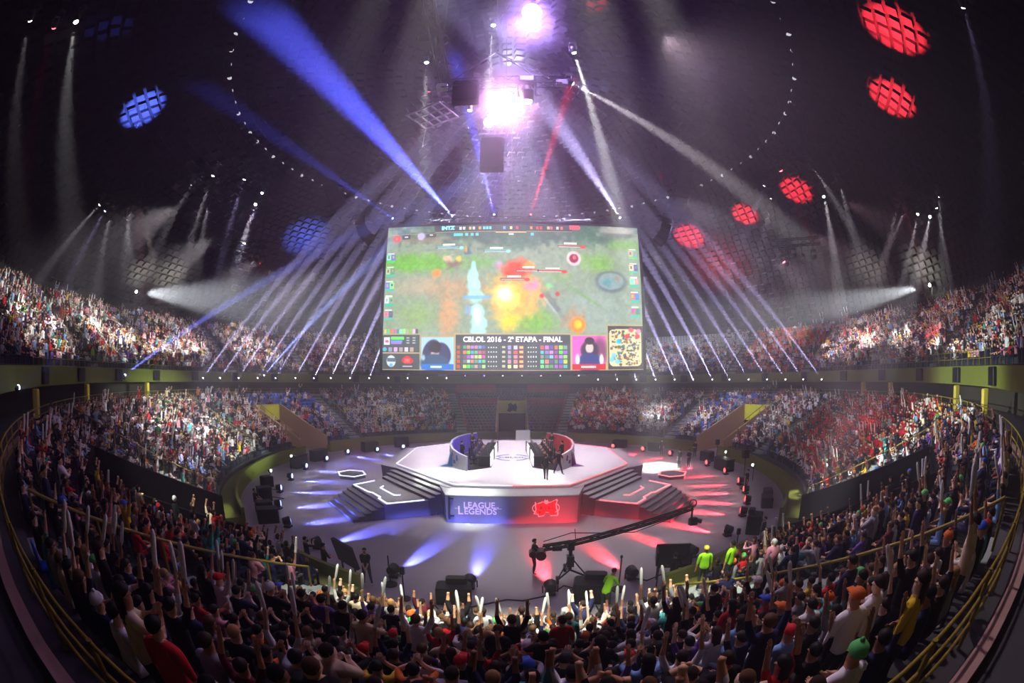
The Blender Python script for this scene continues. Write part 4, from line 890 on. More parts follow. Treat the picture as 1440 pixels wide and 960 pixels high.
# ------------------------------------------------------------------ lamps
def lens_mat(c, s): 
    k = 'lens_%d_%d_%d_%d' % (c[0] * 99, c[1] * 99, c[2] * 99, s * 10); return mat(k, (.02, .02, .02), .3, emit=s, ecol=c)
WH = (1., .97, .93); CW = (.6, .57, 1.); GW = (.93, 1., .88); BL = (.09, .12, 1.); RD = (1., .03, .05); PU = (.42, .22, 1.)
def moving_head(label, p, t, col, ang, E, lens=26, size=1., group=None, hang=True, blend=.8, name='moving_head_lamp', lr=.13):
    p = Vector(p); d = (Vector(t) - p).normalized(); up = 1 if hang else -1; s = size
    T = thing(name, label, 'lamp', p + Vector((0, 0, .62 * s * up)), group)
    b = MB(); b.bbox(p + Vector((0, 0, .52 * s * up)), (.44 * s, .34 * s, .2 * s), .04 * s); b.build('base', M_blk, T)
    b = MB(); side = d.cross(Vector((0, 0, 1))); side = side.normalized() if side.length > .05 else Vector((1, 0, 0))
    for sg in (-1, 1): b.cyl(p + side * sg * .24 * s + Vector((0, 0, .45 * s * up)), p + side * sg * .24 * s - Vector((0, 0, .04 * s * up)), .035 * s, n=5)
    b.cyl(p + side * .27 * s + Vector((0, 0, .43 * s * up)), p - side * .27 * s + Vector((0, 0, .43 * s * up)), .035 * s, n=5); b.build('yoke', M_blk, T)
    b = MB(); b.cyl(p - d * .26 * s, p - d * .1 * s, .14 * s, .2 * s, 10); b.cyl(p - d * .1 * s, p + d * .2 * s, .2 * s, .17 * s, 10); b.build('head', M_blk, T)
    b = MB(); b.sph(p + d * .2 * s, lr * s, 10, 4, half=True, q=d.to_track_quat('Z', 'Y'), sc=(1, 1, .7)); b.build('lens', lens_mat(col, lens), T)
    if E: spot(p + d * (.2 * s + .16 * s), t, ang, E, col, blend, .08)
    return T
def at(px, py, z):                            # a point at height z seen from the balcony in that direction
    x = px - 720; y = py - 480; r = math.hypot(x, y) or 1e-6; th = 2 * math.asin(r / (2 * _F)); s = math.sin(th); cx = s * x / r; cu = -s * y / r; cz = math.cos(th)
    Y = cz * math.cos(_P) - cu * math.sin(_P); Z = cu * math.cos(_P) + cz * math.sin(_P); k = (z - CAMZ) / Z; return Vector((cx * k, Y * k, z))
LOW = lambda az, R: pol(az, R, rowz((R - 22.6) / .8) + .9)
UPP = lambda az, R: pol(az, R, 8.3 + .64 * (R - 36.2) + .9)

# row of small beam lamps on the balcony front, shining up and in
beams = []
for k, px in enumerate((285, 309, 335, 362, 387, 415, 441, 465, 492, 519, 546, 573, 601, 628)): beams.append((px, 532, CW))
for px in (654, 681): beams.append((px, 528.5, (.35, .2, 1.)))
for px in (707, 734, 761, 788, 814): beams.append((px, 528.5, CW))
for px in (841, 868, 895, 922, 949, 975, 1002, 1026, 1053, 1079, 1105, 1130, 1156): beams.append((px, 534, CW))
for k, (px, py, c) in enumerate(beams):
    d = at(px, py, 8.0); az = None
    # walk along the viewing ray to the balcony radius
    u = Vector((d.x, d.y, d.z - CAMZ)).normalized(); A = u.x**2 + u.y**2; B = -2 * u.y * CY; Cc = CY * CY - 34.95**2; s = (-B + math.sqrt(B * B - 4 * A * Cc)) / (2 * A); p = Vector((0, 0, CAMZ)) + u * s
    side = 'left' if px < 700 else 'right'; rel = abs(px - 722)
    edge = .55 if rel > 300 else 1.
    moving_head('small beam lamp on the balcony front, %s of the row counted from the left' % ordw(k + 1), p, (p.x * .12, 33 + .1 * (p.y - CY), 33), c, 2.6, 3600000 * edge, 18, .45, 'beam lamps along the balcony front', hang=False, blend=.3, name='beam_lamp', lr=.2)
moving_head('blue beam lamp on the balcony front beside the fourth white one', at(357, 531, 8.2) * 0 + pol(-66.5, 34.9, 7.95), (4, 36, 34), (.3, .4, 1.), 3, 3500000, 20, .5, None, False, .4, 'beam_lamp', .2)
moving_head('blue beam lamp low on the left balcony front, apart from the row', pol(-106, 34.9, 7.7), (6, 44, 34), (.2, .25, 1.), 3, 3000000, 40, .55, None, False, .4, 'beam_lamp', .2)
moving_head('bright blue lamp at the dark left end of the gangway', pol(-140, 34.6, 7.3), (-30, 26, 14), (.3, .4, 1.), 6, 30000, 60, .6, None, False, .5, 'beam_lamp', .2)
# lamps standing on the screen truss
zt = SZ1 + 1.1
for x, t, c, ang, E, lab in ((-6.45, at(392, 40, 27), BL, 6, 6000000, 'blue lamp on the screen truss throwing the widest beam up to the left'), (-1.9, at(652, 130, 31), BL, 4.5, 2600000, 'blue lamp in the middle of the screen truss, beam straight up'), (2.0, at(788, 165, 31), RD, 4, 2000000, 'red lamp in the middle of the screen truss, beam straight up'), (-13.2, at(450, 235, 26), BL, 4, 600000, 'blue lamp on the left tip of the screen truss'), (10.2, at(900, 270, 30), RD, 4, 300000, 'red lamp near the right end of the screen truss'), (12.0, at(735, 110, 28), CW, 6, 1600000, 'white lamp on the right end of the screen truss')):
    moving_head(lab, (x, SY + .1, zt), t, c, ang, E, 40, .8, None, False)

# overhead truss with its bridle and big lamps
Z0 = 26.; ot = thing('overhead_truss', 'short aluminium truss hung on a bridle above the stage front', 'truss', at(708, 117, Z0))
pL, pR = at(622, 121, Z0), at(790, 115, Z0); b = MB(); truss(b, pL, pR, .55, .7, .045, .03); b.build('lattice', M_trd, ot)
ap = (pL + pR) / 2 + Vector((-.4, .3, 3.0)); b = MB()
for q in (pL.lerp(pR, .06), pL.lerp(pR, .8), pL.lerp(pR, .9)): b.cyl(q + Vector((0, 0, .25)), ap, .04, n=5)
b.cyl(ap, (ap.x, ap.y, 36.2), .04, n=5); b.build('bridle', M_trd, ot)
for q in (pL, pR): b = MB(); b.bbox(q + Vector((0, 0, -.1)), (.7, .4, .4), .05); b.build('end_box', M_steel, ot)
b = MB(); q = at(655, 130, Z0 - .6); b.bbox(q, (1.6, .7, 1.6), .08); b.build('hung_box', M_arr, ot)
moving_head('large hanging lamp under the right half of the overhead truss', at(741, 133, Z0 - 1.1), at(748, 133, Z0 - 1.1) + Vector((.5, 5, -18)), WH, 9, 60000, 30, 2.2, None, True)
moving_head('lamp under the left half of the overhead truss, beam falling down', at(661, 151, Z0 - .8), at(661, 151, Z0 - .8) + Vector((-1.0, 4, -16)), GW, 9, 60000, 40, 1., None, True)
for px, py, z, t, E, ang, lab in ((694, 32, 29, (-.6, 3, -14), 110000, 9, 'white lamp highest over the overhead truss, beam down'), (600, 84, 27.5, (.2, 5, -16), 150000, 9, 'white lamp on the long left truss, beam down onto the square frame'), (806, 70, 28, (9, 16, -26), 800000, 8, 'white lamp right above the overhead truss with the long grey-green beam'), (801, 115, 26.5, tuple(pol(80, 47, 18.5) - at(801, 115, 26.5)), 900000, 7, 'white lamp at the right tip of the overhead truss, flat beam to the right')):
    p = at(px, py, z); moving_head(lab, p, p + Vector(t), GW if px != 801 else WH, ang, E, 40, 1., None, True)
p = at(604, 126, 26.5); moving_head('small red lamp beside the long left truss', p, p + Vector((-2, 4, -5)), RD, 10, 5000, 14, .6)
lt = thing('long_truss', 'long dark truss running overhead toward the left end of the overhead truss', 'truss', at(610, 60, 27.5)); b = MB(); truss(b, at(596, -30, 27.5), at(626, 118, 26.4), .55, .9, .05, .03); b.build('lattice', M_trd, lt)
for q in (at(600, 12, 27.5), at(618, 90, 26.8)): b = MB(); b.cyl(q, (q.x, q.y, 35.), .03, n=5); b.build('hanging_cable', M_trd, lt)
b = MB(); b.bbox(at(601, 58, 27.1), (1.0, .8, .7), .08); b.build('hung_box', M_blk, lt)
sf = thing('square_frame', 'pale square lattice frame hung left of the overhead truss, lit from above', 'frame', at(608, 163, 26)); b = MB(); c0 = at(608, 163, 26); Tm = Matrix.Rotation(R_(-28), 3, 'Z')
for k in range(4): b.box(c0 + Tm @ Vector((0, -1.1 + .73 * k, 0)), (2.9, .1, .1), M=Tm)
for k in range(5): b.box(c0 + Tm @ Vector((-1.4 + .7 * k, 0, 0)), (.1, 2.3, .1), M=Tm)
b.build('lattice', M_steel, sf)
for q in ((-1.4, 1.1), (1.4, 1.1), (-1.4, -1.1), (1.4, -1.1)): b = MB(); w = c0 + Tm @ Vector((*q, 0)); b.cyl(w, (w.x * .9, w.y, 35.5), .02, n=4); b.build('hanging_cable', M_trd, sf)
b = MB(); w = c0 + Tm @ Vector((-1.45, 1.1, 0)); b.cyl(w, w - Vector((.1, 0, 1.6)), .03, n=5); b.build('drop_pole', M_steel, sf)
# floods that glow in the haze
for px, py, z, E, c, lens, r, lab, w in ((748, 17, 29.5, 36000, (.5, .3, 1.), 14, .58, 'big violet-white flood lamp highest in the dome', 1), (712, 137, 25.0, 34000, (1., .45, .9), 30, .42, 'dazzling pinkish flood lamp under the overhead truss', 1), (687, 172, 25.2, 8000, (.72, .66, 1.), 24, .32, 'smaller violet flood lamp under the dazzling one', 1)):
    p = at(px, py, z); d = (Vector((0, 0, CAMZ)) - p).normalized(); T = thing('flood_lamp', lab, 'lamp', p)
    b = MB(); b.cyl(p - d * .5, p - d * .06, r * .7, r * 1.08, 14); b.build('housing', M_blk, T); b = MB(); b.sph(p - d * .06, r, 16, 5, half=True, q=d.to_track_quat('Z', 'Y'), sc=(1, 1, .25)); b.build('lens', lens_mat(c, lens), T)
    b = MB(); b.cyl(p - d * .3, (p.x, p.y - .2, 36.3), .03, n=5); b.build('hanging_cable', M_trd, T); spot(p + d * .4 + Vector((0, .5, 0)), p + Vector((0, 40, 8)), 170, E, c, .6, .3); point(p + d * .45, E * .05, c, .3)
# added balls of denser haze give the two strongest floods their bloom
pv = bpy.data.materials.new('bloom_puff'); pv.use_nodes = True; nt = pv.node_tree; _n = nt.nodes; _n.clear(); _o = _n.new('ShaderNodeOutputMaterial'); _v = _n.new('ShaderNodeVolumeScatter'); _v.inputs['Anisotropy'].default_value = .3; _v.inputs['Color'].default_value = (.95, .86, 1., 1)
_t = _n.new('ShaderNodeTexCoord'); _l = _n.new('ShaderNodeVectorMath'); _l.operation = 'LENGTH'; _r = _n.new('ShaderNodeMapRange'); _r.interpolation_type = 'SMOOTHSTEP'; _r.inputs['From Min'].default_value = 0.; _r.inputs['From Max'].default_value = 3.2; _r.inputs['To Min'].default_value = .11; _r.inputs['To Max'].default_value = 0.
nt.links.new(_t.outputs['Object'], _l.inputs[0]); nt.links.new(_l.outputs['Value'], _r.inputs['Value']); nt.links.new(_r.outputs[0], _v.inputs['Density']); nt.links.new(_v.outputs[0], _o.inputs['Volume']); pv.cycles.volume_sampling = 'EQUIANGULAR'
for px, py, z, r, tx in ((748, 17, 29.5, 3.2, 'highest violet flood'), (712, 137, 25., 3.2, 'pinkish flood')):
    p = at(px, py, z); b = MB(); b.sph(p, r, 24, 14); tag(b.build('bloom_haze', pv, loc=p), 'added ball of dense haze imitating bloom around the %s lamp' % tx, 'bloom_haze', kind='stuff')
spot((0, 11, 15), (0, 24, 1), 34, 2600, (1., .95, 1.), .8, .3)  # added white fill from the front so the stage emblem's outline shows

# hung black box above the screen, with its rails
hb = thing('hung_speaker_cluster', 'dark rectangular box hung high above the screen centre', 'speaker', at(692, 217, 27)); c0 = at(692, 217, 27); b = MB(); b.bbox(c0, (2.0, 1.2, 3.0), .12); b.build('cabinet', M_arr, hb)
for sx in (-.9, .9): b = MB(); b.cyl(c0 + Vector((sx, 0, 1.5)), (c0.x + sx, c0.y, 37), .025, n=4); b.build('hanging_cable', M_trd, hb)
b = MB(); b.box(c0 + Vector((0, -.7, 1.7)), (2.3, .12, .1)); b.build('top_bar', M_steel, hb)

# side clusters: a truss bar with lamps each
CL = [
 ('left wall cluster', 19, ((143, 285, WH), (150, 293, CW), (156, 298, WH), (185, 288, WH), (177, 301, GW), (194, 291, RD), (204, 298, (1, .85, .7))), [UPP(-122, 41), UPP(-116, 40), UPP(-104, 41), UPP(-98, 40), UPP(-92, 39), UPP(-90, 40), UPP(-86, 39)], 26000, 10),
 ('left ceiling cluster', 21, ((271, 256, WH), (301, 243, WH), (293, 286, WH), (345, 248, CW), (370, 268, CW), (360, 285, WH)), [UPP(-100, 39), LOW(-112, 29), UPP(-80, 40), LOW(-104, 27), LOW(-122, 24.5), LOW(-138, 23.6)], 34000, 9),
 ('small left cluster', 16, ((325, 366, GW), (335, 370, CW), (352, 365, WH), (361, 366, RD), (369, 370, WH)), [UPP(-66, 40), UPP(-60, 39), UPP(-56, 38), UPP(-47, 40), UPP(-44, 39)], 15000, 9),
 ('right ceiling cluster', 21, ((1140, 231, WH), (1178, 251, WH), (1076, 257, CW), (1085, 275, WH), (1158, 274, WH), (1096, 236, RD)), [UPP(98, 40), UPP(90, 40), LOW(45, 26), LOW(62, 27), LOW(139, 24.5), LOW(112, 29)], 34000, 9),
 ('right wall cluster', 19, ((1262, 288, (1, .85, .75)), (1268, 282, RD), (1273, 293, (1, .8, .85)), (1291, 298, WH), (1308, 303, WH), (1320, 272, GW), (1316, 288, WH)), [UPP(86, 41), UPP(106, 40), UPP(82, 39), LOW(124, 24), LOW(150, 24), UPP(110, 38), UPP(116, 37.5)], 26000, 9),
 ('small right cluster', 16, ((1100, 365, RD), (1106, 372, PU), (1116, 360, WH), (1129, 368, GW), (1145, 362, WH)), [LOW(120, 28), UPP(40, 39), UPP(34, 38.5), UPP(68, 43), UPP(48, 41)], 15000, 9)]
_w = ['first', 'second', 'third', 'fourth', 'fifth', 'sixth', 'seventh']
for nm, z, lam, tg, E, ang in CL:
    _z = sorted(zip(lam, tg), key=lambda q: q[0][0]); lam = [q[0] for q in _z]; tg = [q[1] for q in _z]
    xs = [at(l[0], l[1], z) for l in lam]; T = thing('cluster_truss', 'dark hung truss bar carrying the lamps of the ' + nm, 'truss', sum(xs, Vector()) / len(xs) + Vector((0, 0, 1)))
    a, e = min(xs, key=lambda v: v.x), max(xs, key=lambda v: v.x); zz = max(v.z for v in xs) + 1.15; a = Vector((a.x, a.y, zz)); e = Vector((e.x, e.y, zz)); d = (e - a).normalized(); a -= d * .6; e += d * .6
    b = MB(); truss(b, a, e, .45, .8, .04, .025)
    for v in xs:
        f = a + d * max(0, min((e - a).length, (Vector((v.x, v.y, zz)) - a).dot(d))); b.cyl((f.x, f.y, zz - .2), v + Vector((0, 0, .62)), .035, n=4)
    b.build('lattice', M_trd, T)
    for q in (a.lerp(e, .15), a.lerp(e, .85)): h = SZ + math.sqrt(SR**2 - q.x**2 - (q.y - CY)**2) - .5; b = MB(); b.cyl(q, (q.x, q.y, h), .025, n=4); b.build('hanging_cable', M_trd, T)
    for k, (l, v, t) in enumerate(zip(lam, xs, tg)):
        c = l[2]; cn = 'red' if c == RD else 'violet' if c == PU else 'white'
        moving_head('%s lamp of the %s, %s from the left, shining down on the stands' % (cn, nm, ordw(k + 1)), v, t, c, ang, E * (.8 if c == RD else 2.4), 30, .9, 'lamps of the ' + nm)
# near top corner lamps
for px, py, z, t, c, E, lab in ((44, 22, 20, UPP(-124, 37), WH, 16000, 'white lamp in the top left corner, leftmost of three'), (78, 32, 20, UPP(-126, 36.5), RD, 3000, 'red lamp in the top left corner between two white ones'), (108, 25, 20, LOW(-150, 26), GW, 26000, 'white lamp in the top left corner, rightmost of three'), (1352, 3, 20, UPP(122, 37), CW, 14000, 'white lamp in the top right corner')):
    v = at(px, py, z); moving_head(lab, v, t, c, 12, E, 30, .9)
# follow spots on the upper wall
for px, py, R, t, lab in ((190, 410, 45.4, at(430, 432, 13.), 'follow spot lamp on the left upper wall, wide pale beam to the right'), (1310, 400, 45.4, at(1080, 450, 12.5), 'follow spot lamp on the right upper wall, pale beam to the left')):
    d = at(px, py, 17); u = Vector((d.x, d.y, d.z - CAMZ)).normalized(); A = u.x**2 + u.y**2; B = -2 * u.y * CY; Cc = CY * CY - R**2; s = (-B + math.sqrt(B * B - 4 * A * Cc)) / (2 * A); p = Vector((0, 0, CAMZ)) + u * s; az = math.degrees(math.atan2(p.x, p.y - CY))
    T = thing('follow_spot', lab, 'lamp', (p.x, p.y, 14.6)); dd = (Vector(t) - p).normalized()
    b = MB(); b.cyl(p - dd * .9, p + dd * .5, .22, .26, 10); b.build('barrel', M_blk, T); b = MB(); b.cyl((p.x, p.y, 14.5), p, .06, n=6)
    for k in range(3): b.cyl((p.x, p.y, 15.2), (p.x + .6 * math.cos(2.1 * k), p.y + .6 * math.sin(2.1 * k), 14.55), .035, n=5)
    b.build('tripod', M_blk, T); b = MB(); b.sph(p + dd * .5, .2, 10, 4, half=True, q=dd.to_track_quat('Z', 'Y'), sc=(1, 1, .5)); b.build('lens', lens_mat((.9, 1, 1), 26), T)
    spot(p + dd * .75, t, 11, 380000, (.88, 1, .95), .8)
    # two-step platform under the tripod
    b = MB(); b.box(pol(az, 45.6, 14.25), (2.6, 1.6, .6), rz=-R_(az)); tag(b.build('spot_platform', M_drape, loc=pol(az, 45.6, 13.95)), 'black platform under the %s follow spot' % ('left' if px < 700 else 'right'), 'platform')

# added washes over stage, floor and stands: bare spots with no fixtures
KEY = [(-9, 26, 30), (9, 26, 30), (-12, 38, 31), (12, 38, 31), (0, 30, 31)]
for p in KEY: spot(p, (p[0] * .15, 35, 1.9), 32, 6200, (1., .9, .96), .6, .3)
spot((0, CY + 1, 31.5), (0, CY - .5, 0), 64, 30000, (1., .86, .94), .25, .5)    # general wash over the whole floor
WASH = [  # target, irradiance wanted there, cone, colour
 (UPP(-120, 41), 5.67, 52, WH), (UPP(-102, 41), 6.75, 52, WH), (UPP(-84, 41), 5.94, 48, (1, .95, .97)), (UPP(-64, 41), 4.59, 44, (1, .95, .92)), (UPP(-42, 41), 1.38, 44, (.9, .72, 1.)),
 (UPP(38, 40), 2.53, 44, (.9, .88, 1.)), (UPP(64, 41), 1.84, 40, (1, .8, .62)), (UPP(86, 41), 4.60, 46, (1, .8, .87)), (UPP(104, 41), 2.53, 46, (1, .68, .75)), (UPP(122, 41), 1.15, 44, (1, .6, .66)),
 (LOW(-114, 28), 3.90, 40, (1, .9, .93)), (LOW(-100, 28), 4.42, 40, (1, .92, .93)), (LOW(-82, 28), 2.86, 38, (1., .88, 1.)), (LOW(-62, 29), 1.72, 36, (1, .8, .8)), (LOW(-36, 28), 1.72, 38, (.95, .86, 1.)), (LOW(-45, 26), 5.17, 15, (1, .98, .86)),
 (LOW(28, 28), 1.95, 38, (1, .68, .75)), (LOW(45, 27), 5.17, 17, (1, 1, .95)), (LOW(62, 28), 2.53, 38, (.9, .9, 1.)), (LOW(82, 28), 2.18, 38, (.95, .9, 1.)), (LOW(112, 29), 2.30, 42, (1, .36, .4)), (LOW(134, 30), 1.9, 38, (.95, .85, 1.)), (LOW(155, 29.5), 2.0, 40, (.95, .85, 1.)),
 (LOW(-133, 23.6), 6.90, 15, (1, .98, .86)), (LOW(-131, 26.5), 5.75, 15, (1, .98, .86)), (LOW(134, 23.8), 6.90, 15, (1, 1, .86)), (LOW(132, 27), 5.75, 15, (1, 1, .9)), (LOW(150, 31.5), 1.20, 24, (1, .98, .95)),
 (LOW(-150, 28), 0.23, 44, (1., .4, .6)), (pol(180, 27, 3), .22, 60, (.9, .6, 1.))]
for t, irr, ang, c in WASH:
    az = math.degrees(math.atan2(t.x, t.y - CY)); R = math.hypot(t.x, t.y - CY); p = pol(az * .95, R - 13, 21 if R > 34 else 18.5)
    spot(p, t, ang, irr * (p - t).length**2 * 12.57, c, .8, .25)
for az, irr, ang in ((180, 9, 15), (172, 8, 13), (188, 7.5, 13), (164, 7, 12), (195, 3, 12)):      # the bright front rows of the nearest block
    t = pol(az, 23.8, 1.4); p = Vector((t.x * .5, 6.5, 24.5)); spot(p, t, ang, irr * (p - t).length**2 * 12.57, (1, 1, .84), .8, .25)
spot((8, 16, 26), pol(170, 33.9, 5.4), 34, 9000, (1., .78, .85), .9, .3)  # added fill spot, no fixture, on the near right kerb and rails
for x in (-10, 10): point((x, 16, 24), 300, (.55, .35, 1.), 1.)      # added violet fill points with no fixtures over the nearest blocks
# dome washes: added bare spots close to the panels, in place of far beams
for t, c, E, ang in (((22, 9, 27.7), RD, 3.4, 44), ((27.5, 15.2, 27.7), RD, 3.4, 40), ((32, 36.4, 28.7), RD, 3., 40), ((30, 46, 28.7), RD, 3., 36), ((25.5, 55.4, 28.2), RD, 3., 44), ((30.5, 57, 24.7), RD, .7, 80), ((-28.2, 17.3, 28), (.1, .16, 1.), 2.6, 40), ((-28.8, 52.4, 27.6), (.1, .16, 1.), 1.4, 60), ((-42.8, 39.3, 20.2), (1, .96, .8), .42, 64), ((-43.6, 34, 19.6), (1, .98, .85), .35, 50), ((43.8, 27.2, 18.8), (1, .96, .8), .42, 64), ((42, 36, 20), (1, .96, .8), .3, 56)):
    t = Vector(t); n = (Vector((0, CY, SZ)) - t).normalized(); p = t + n * 3.5; spot(p, t, ang * 1.8, E * 56000, c, .4 if c[0] < .5 or c[1] < .5 else 1., .06)

# dome light ring
M_bulb = mat('dim_dome_bulb', (.05, .05, .05), .4, emit=.75, ecol=(.9, .88, .95)); base = None; K = 86; r0 = 26.2; ring = 0
for k in range(K):
    az = norm(360 * (k + .5) / K); p = pol(az, r0, 31.75); q = proj(*p)
    if not (-10 < q[0] < 1450 and q[1] > -8): continue
    ring += 1
    if base is None:
        base = thing('dome_lamp', None, 'lamp', p); b = MB(); b.sph(p, .22, 8, 5, sc=(1, 1, .75)); b.build('bulb', M_bulb, base); b = MB(); b.cyl(p + Vector((0, 0, .1)), p + Vector((0, 0, .45)), .14, .1, 8); b.build('socket', M_blk, base); o = base
    else: o = copy_tree(base); o.location = p
    side = 'left' if q[0] < 720 else 'right'; n = int(abs(az) / 360 * K) + 1
    tag(o, 'small dim round lamp of the dome ring, %s half, %s from above the screen' % (side, ordw(n)), 'lamp', 'dim lamps of the dome ring')
# line arrays
def line_array(label, pts, w, n):
    pts = [Vector(p) for p in pts]; T = thing('line_array', label, 'speaker', pts[0]); L = [0]
    for a, e in zip(pts[:-1], pts[1:]): L.append(L[-1] + (e - a).length)
    def P(s):
        for k in range(len(pts) - 1):
            if s <= L[k + 1] or k == len(pts) - 2: return pts[k].lerp(pts[k + 1], (s - L[k]) / (L[k + 1] - L[k]))
    for k in range(n):
        a, e = P(L[-1] * k / n), P(L[-1] * (k + .93) / n); d = (e - a).normalized(); y = Vector((-pts[0].x, -40, 0)).normalized(); x = y.cross(d).normalized(); y = d.cross(x); M = Matrix((x, y, d)).transposed()
        b = MB(); b.box((a + e) / 2, (w, .75, (e - a).length), M=M); b.build('cabinet', M_arr, T)
    b = MB(); q = pts[0]; b.cyl(q, (q.x * 1.0, q.y, SZ + math.sqrt(SR**2 - q.x**2 - (q.y - CY)**2) - .2), .05, n=5); b.box(q + Vector((0, 0, .15)), (w, .9, .15)); b.build('rigging', M_trd, T); return T
line_array('long curved black line array hanging left of the screen', [(-19.3, 38, 31.6), (-19.2, 38, 29), (-18.6, 38.2, 27), (-17.6, 38.4, 25.4), (-16.6, 38.6, 24.4)], 1.5, 14)
line_array('short curved line array hanging between the left long one and the screen', [(-15.0, 38.2, 24.0), (-15.0, 38.2, 23.2), (-14.5, 38.4, 22.2), (-13.6, 38.6, 21.4)], 1.0, 6)
line_array('long curved black line array hanging right of the screen', [(18.2, 38, 32.2), (18.0, 38, 29), (17.4, 38.2, 26.8), (16.8, 38.4, 25.2), (16.0, 38.6, 24.0)], 1.5, 14)
line_array('short curved line array below the right long one', [(15.4, 38.2, 24.2), (15.2, 38.2, 23.0), (14.8, 38.4, 22.0), (14.1, 38.6, 21.2)], 1.0, 6)
# ------------------------------------------------------------------ team booths on the stage
M_deskw = mat('lit_desk_panel', (.8, .8, .85), .5, emit=1.1, ecol=(.93, .95, 1.)); M_dsk = mat('desk_black', srgb(28, 28, 30), .5)
M_bw = mat('booth_white', srgb(225, 225, 230), .4); M_mon = mat('monitor_glow', (.1, .1, .1), .4, emit=.9, ecol=(.6, .75, 1.)); M_seatb = mat('gaming_chair_black', srgb(26, 26, 30), .6)
def booth(sg):
    nm = 'left' if sg < 0 else 'right'; colr = (86, 60, 190) if sg < 0 else (170, 40, 46)
    B = thing('team_booth', '%s booth: curved white wall with %s glow inside around five players' % (nm, 'violet' if sg < 0 else 'red'), 'booth', (sg * 3.1, 33.5, ZT))
    M_in = mat('booth_inside_' + nm, srgb(*colr), .6, emit=.12, ecol=srgb(*colr)); M_gr = mat('booth_graphic_' + nm, srgb(60, 150, 200) if sg < 0 else srgb(120, 60, 120), .5)  # coloured booth light put into the inner wall's colour and faint emission
    # wall follows an arc; near end low, middle higher
    P = [(3.1, 29.75), (3.75, 30.35), (4.3, 31.2), (4.6, 32.4), (4.65, 33.8), (4.4, 35.4), (3.9, 36.8), (3.1, 38.1)]; Hh = [1.05, 1.2, 1.35, 1.5, 1.6, 1.65, 1.65, 1.6]
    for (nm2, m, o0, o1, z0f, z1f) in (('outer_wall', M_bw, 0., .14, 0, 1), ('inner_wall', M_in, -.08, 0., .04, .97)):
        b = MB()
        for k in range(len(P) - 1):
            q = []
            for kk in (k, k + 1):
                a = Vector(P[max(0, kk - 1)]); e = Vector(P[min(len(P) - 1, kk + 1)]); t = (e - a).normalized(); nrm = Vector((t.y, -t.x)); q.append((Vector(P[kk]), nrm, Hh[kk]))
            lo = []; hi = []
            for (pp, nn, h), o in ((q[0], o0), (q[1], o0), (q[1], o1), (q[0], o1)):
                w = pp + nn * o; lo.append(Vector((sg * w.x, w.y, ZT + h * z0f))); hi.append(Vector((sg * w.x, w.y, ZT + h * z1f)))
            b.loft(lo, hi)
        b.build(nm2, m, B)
    for k, (u, z, w, h) in enumerate(((1.1, .8, .3, .5), (1.5, .45, .4, .3), (1.9, .95, .25, .35), (2.3, .5, .5, .55), (2.8, 1.0, .3, .3), (3.2, .6, .35, .4))):
        i = int(u); f = u - i; pp = Vector(P[i]).lerp(Vector(P[i + 1]), f); t = (Vector(P[i + 1]) - Vector(P[i])).normalized(); nn = Vector((t.y, -t.x)); c = pp + nn * .155; T3 = Vector((sg * t.x, t.y, 0)); N3 = Vector((sg * nn.x, nn.y, 0)); C3 = Vector((sg * c.x, c.y, ZT + z)); b = MB()
        b.loft([C3 + T3 * (a * w / 2) + Vector((0, 0, e * h / 2)) for a, e in ((-1, -.6), (.6, -1), (1, .5), (-.3, 1))], [C3 + N3 * .012 + T3 * (a * w / 2) + Vector((0, 0, e * h / 2)) for a, e in ((-1, -.6), (.6, -1), (1, .5), (-.3, 1))]); b.build('wall_graphic', M_gr, B)
    b = MB(); b.loft([Vector((sg * x, y, ZT)) for x, y in ((4.35, 30.9), (4.75, 32.3), (5.35, 31.0))], [Vector((sg * x, y, ZT + h)) for x, y, h in ((4.35, 30.9, .9), (4.7, 32.3, .9), (4.72, 31.2, .15))]); b.build('wall_foot', M_gr, B)
    b = MB(); b.prism([(sg * x, y) for x, y in ((3.05, 29.9), (1.5, 31.0), (1.35, 37.6), (3.0, 38.0), (4.35, 35.4), (4.6, 33.8), (4.25, 31.3))], ZT, ZT + .06); b.build('floor_plate', M_dsk, B)
    # desk: two straight runs
    D = thing('player_desk', 'long black desk with glowing white front panels in the %s booth' % nm, 'desk', (sg * 1.75, 34, ZT)); R0, R1 = Vector((1.95, 31.1)), Vector((1.55, 37.4))
    b = MB(); b.prism([(sg * x, y) for x, y in ((1.55, 31.0), (2.45, 31.0), (2.1, 37.5), (1.2, 37.5))], ZT + .76, ZT + .82); b.build('desk_top', M_dsk, D)
    b = MB(); b.prism([(sg * x, y) for x, y in ((1.6, 31.0), (2.4, 31.0), (2.4, 31.1), (1.6, 31.1))], ZT + .06, ZT + .76); b.build('end_panel', M_dsk, D)
    for k in range(6):
        a = Vector((1.53 - .055 * k, 31.05 + 1.075 * k)); e = a + Vector((-.055, 1.0)); b = MB(); b.prism([(sg * a.x, a.y), (sg * (a.x + .06), a.y), (sg * (e.x + .06), e.y), (sg * e.x, e.y)], ZT + .08, ZT + .98); b.build('front_panel', M_deskw if k in (0, 1, 3, 4) else M_dsk, D)
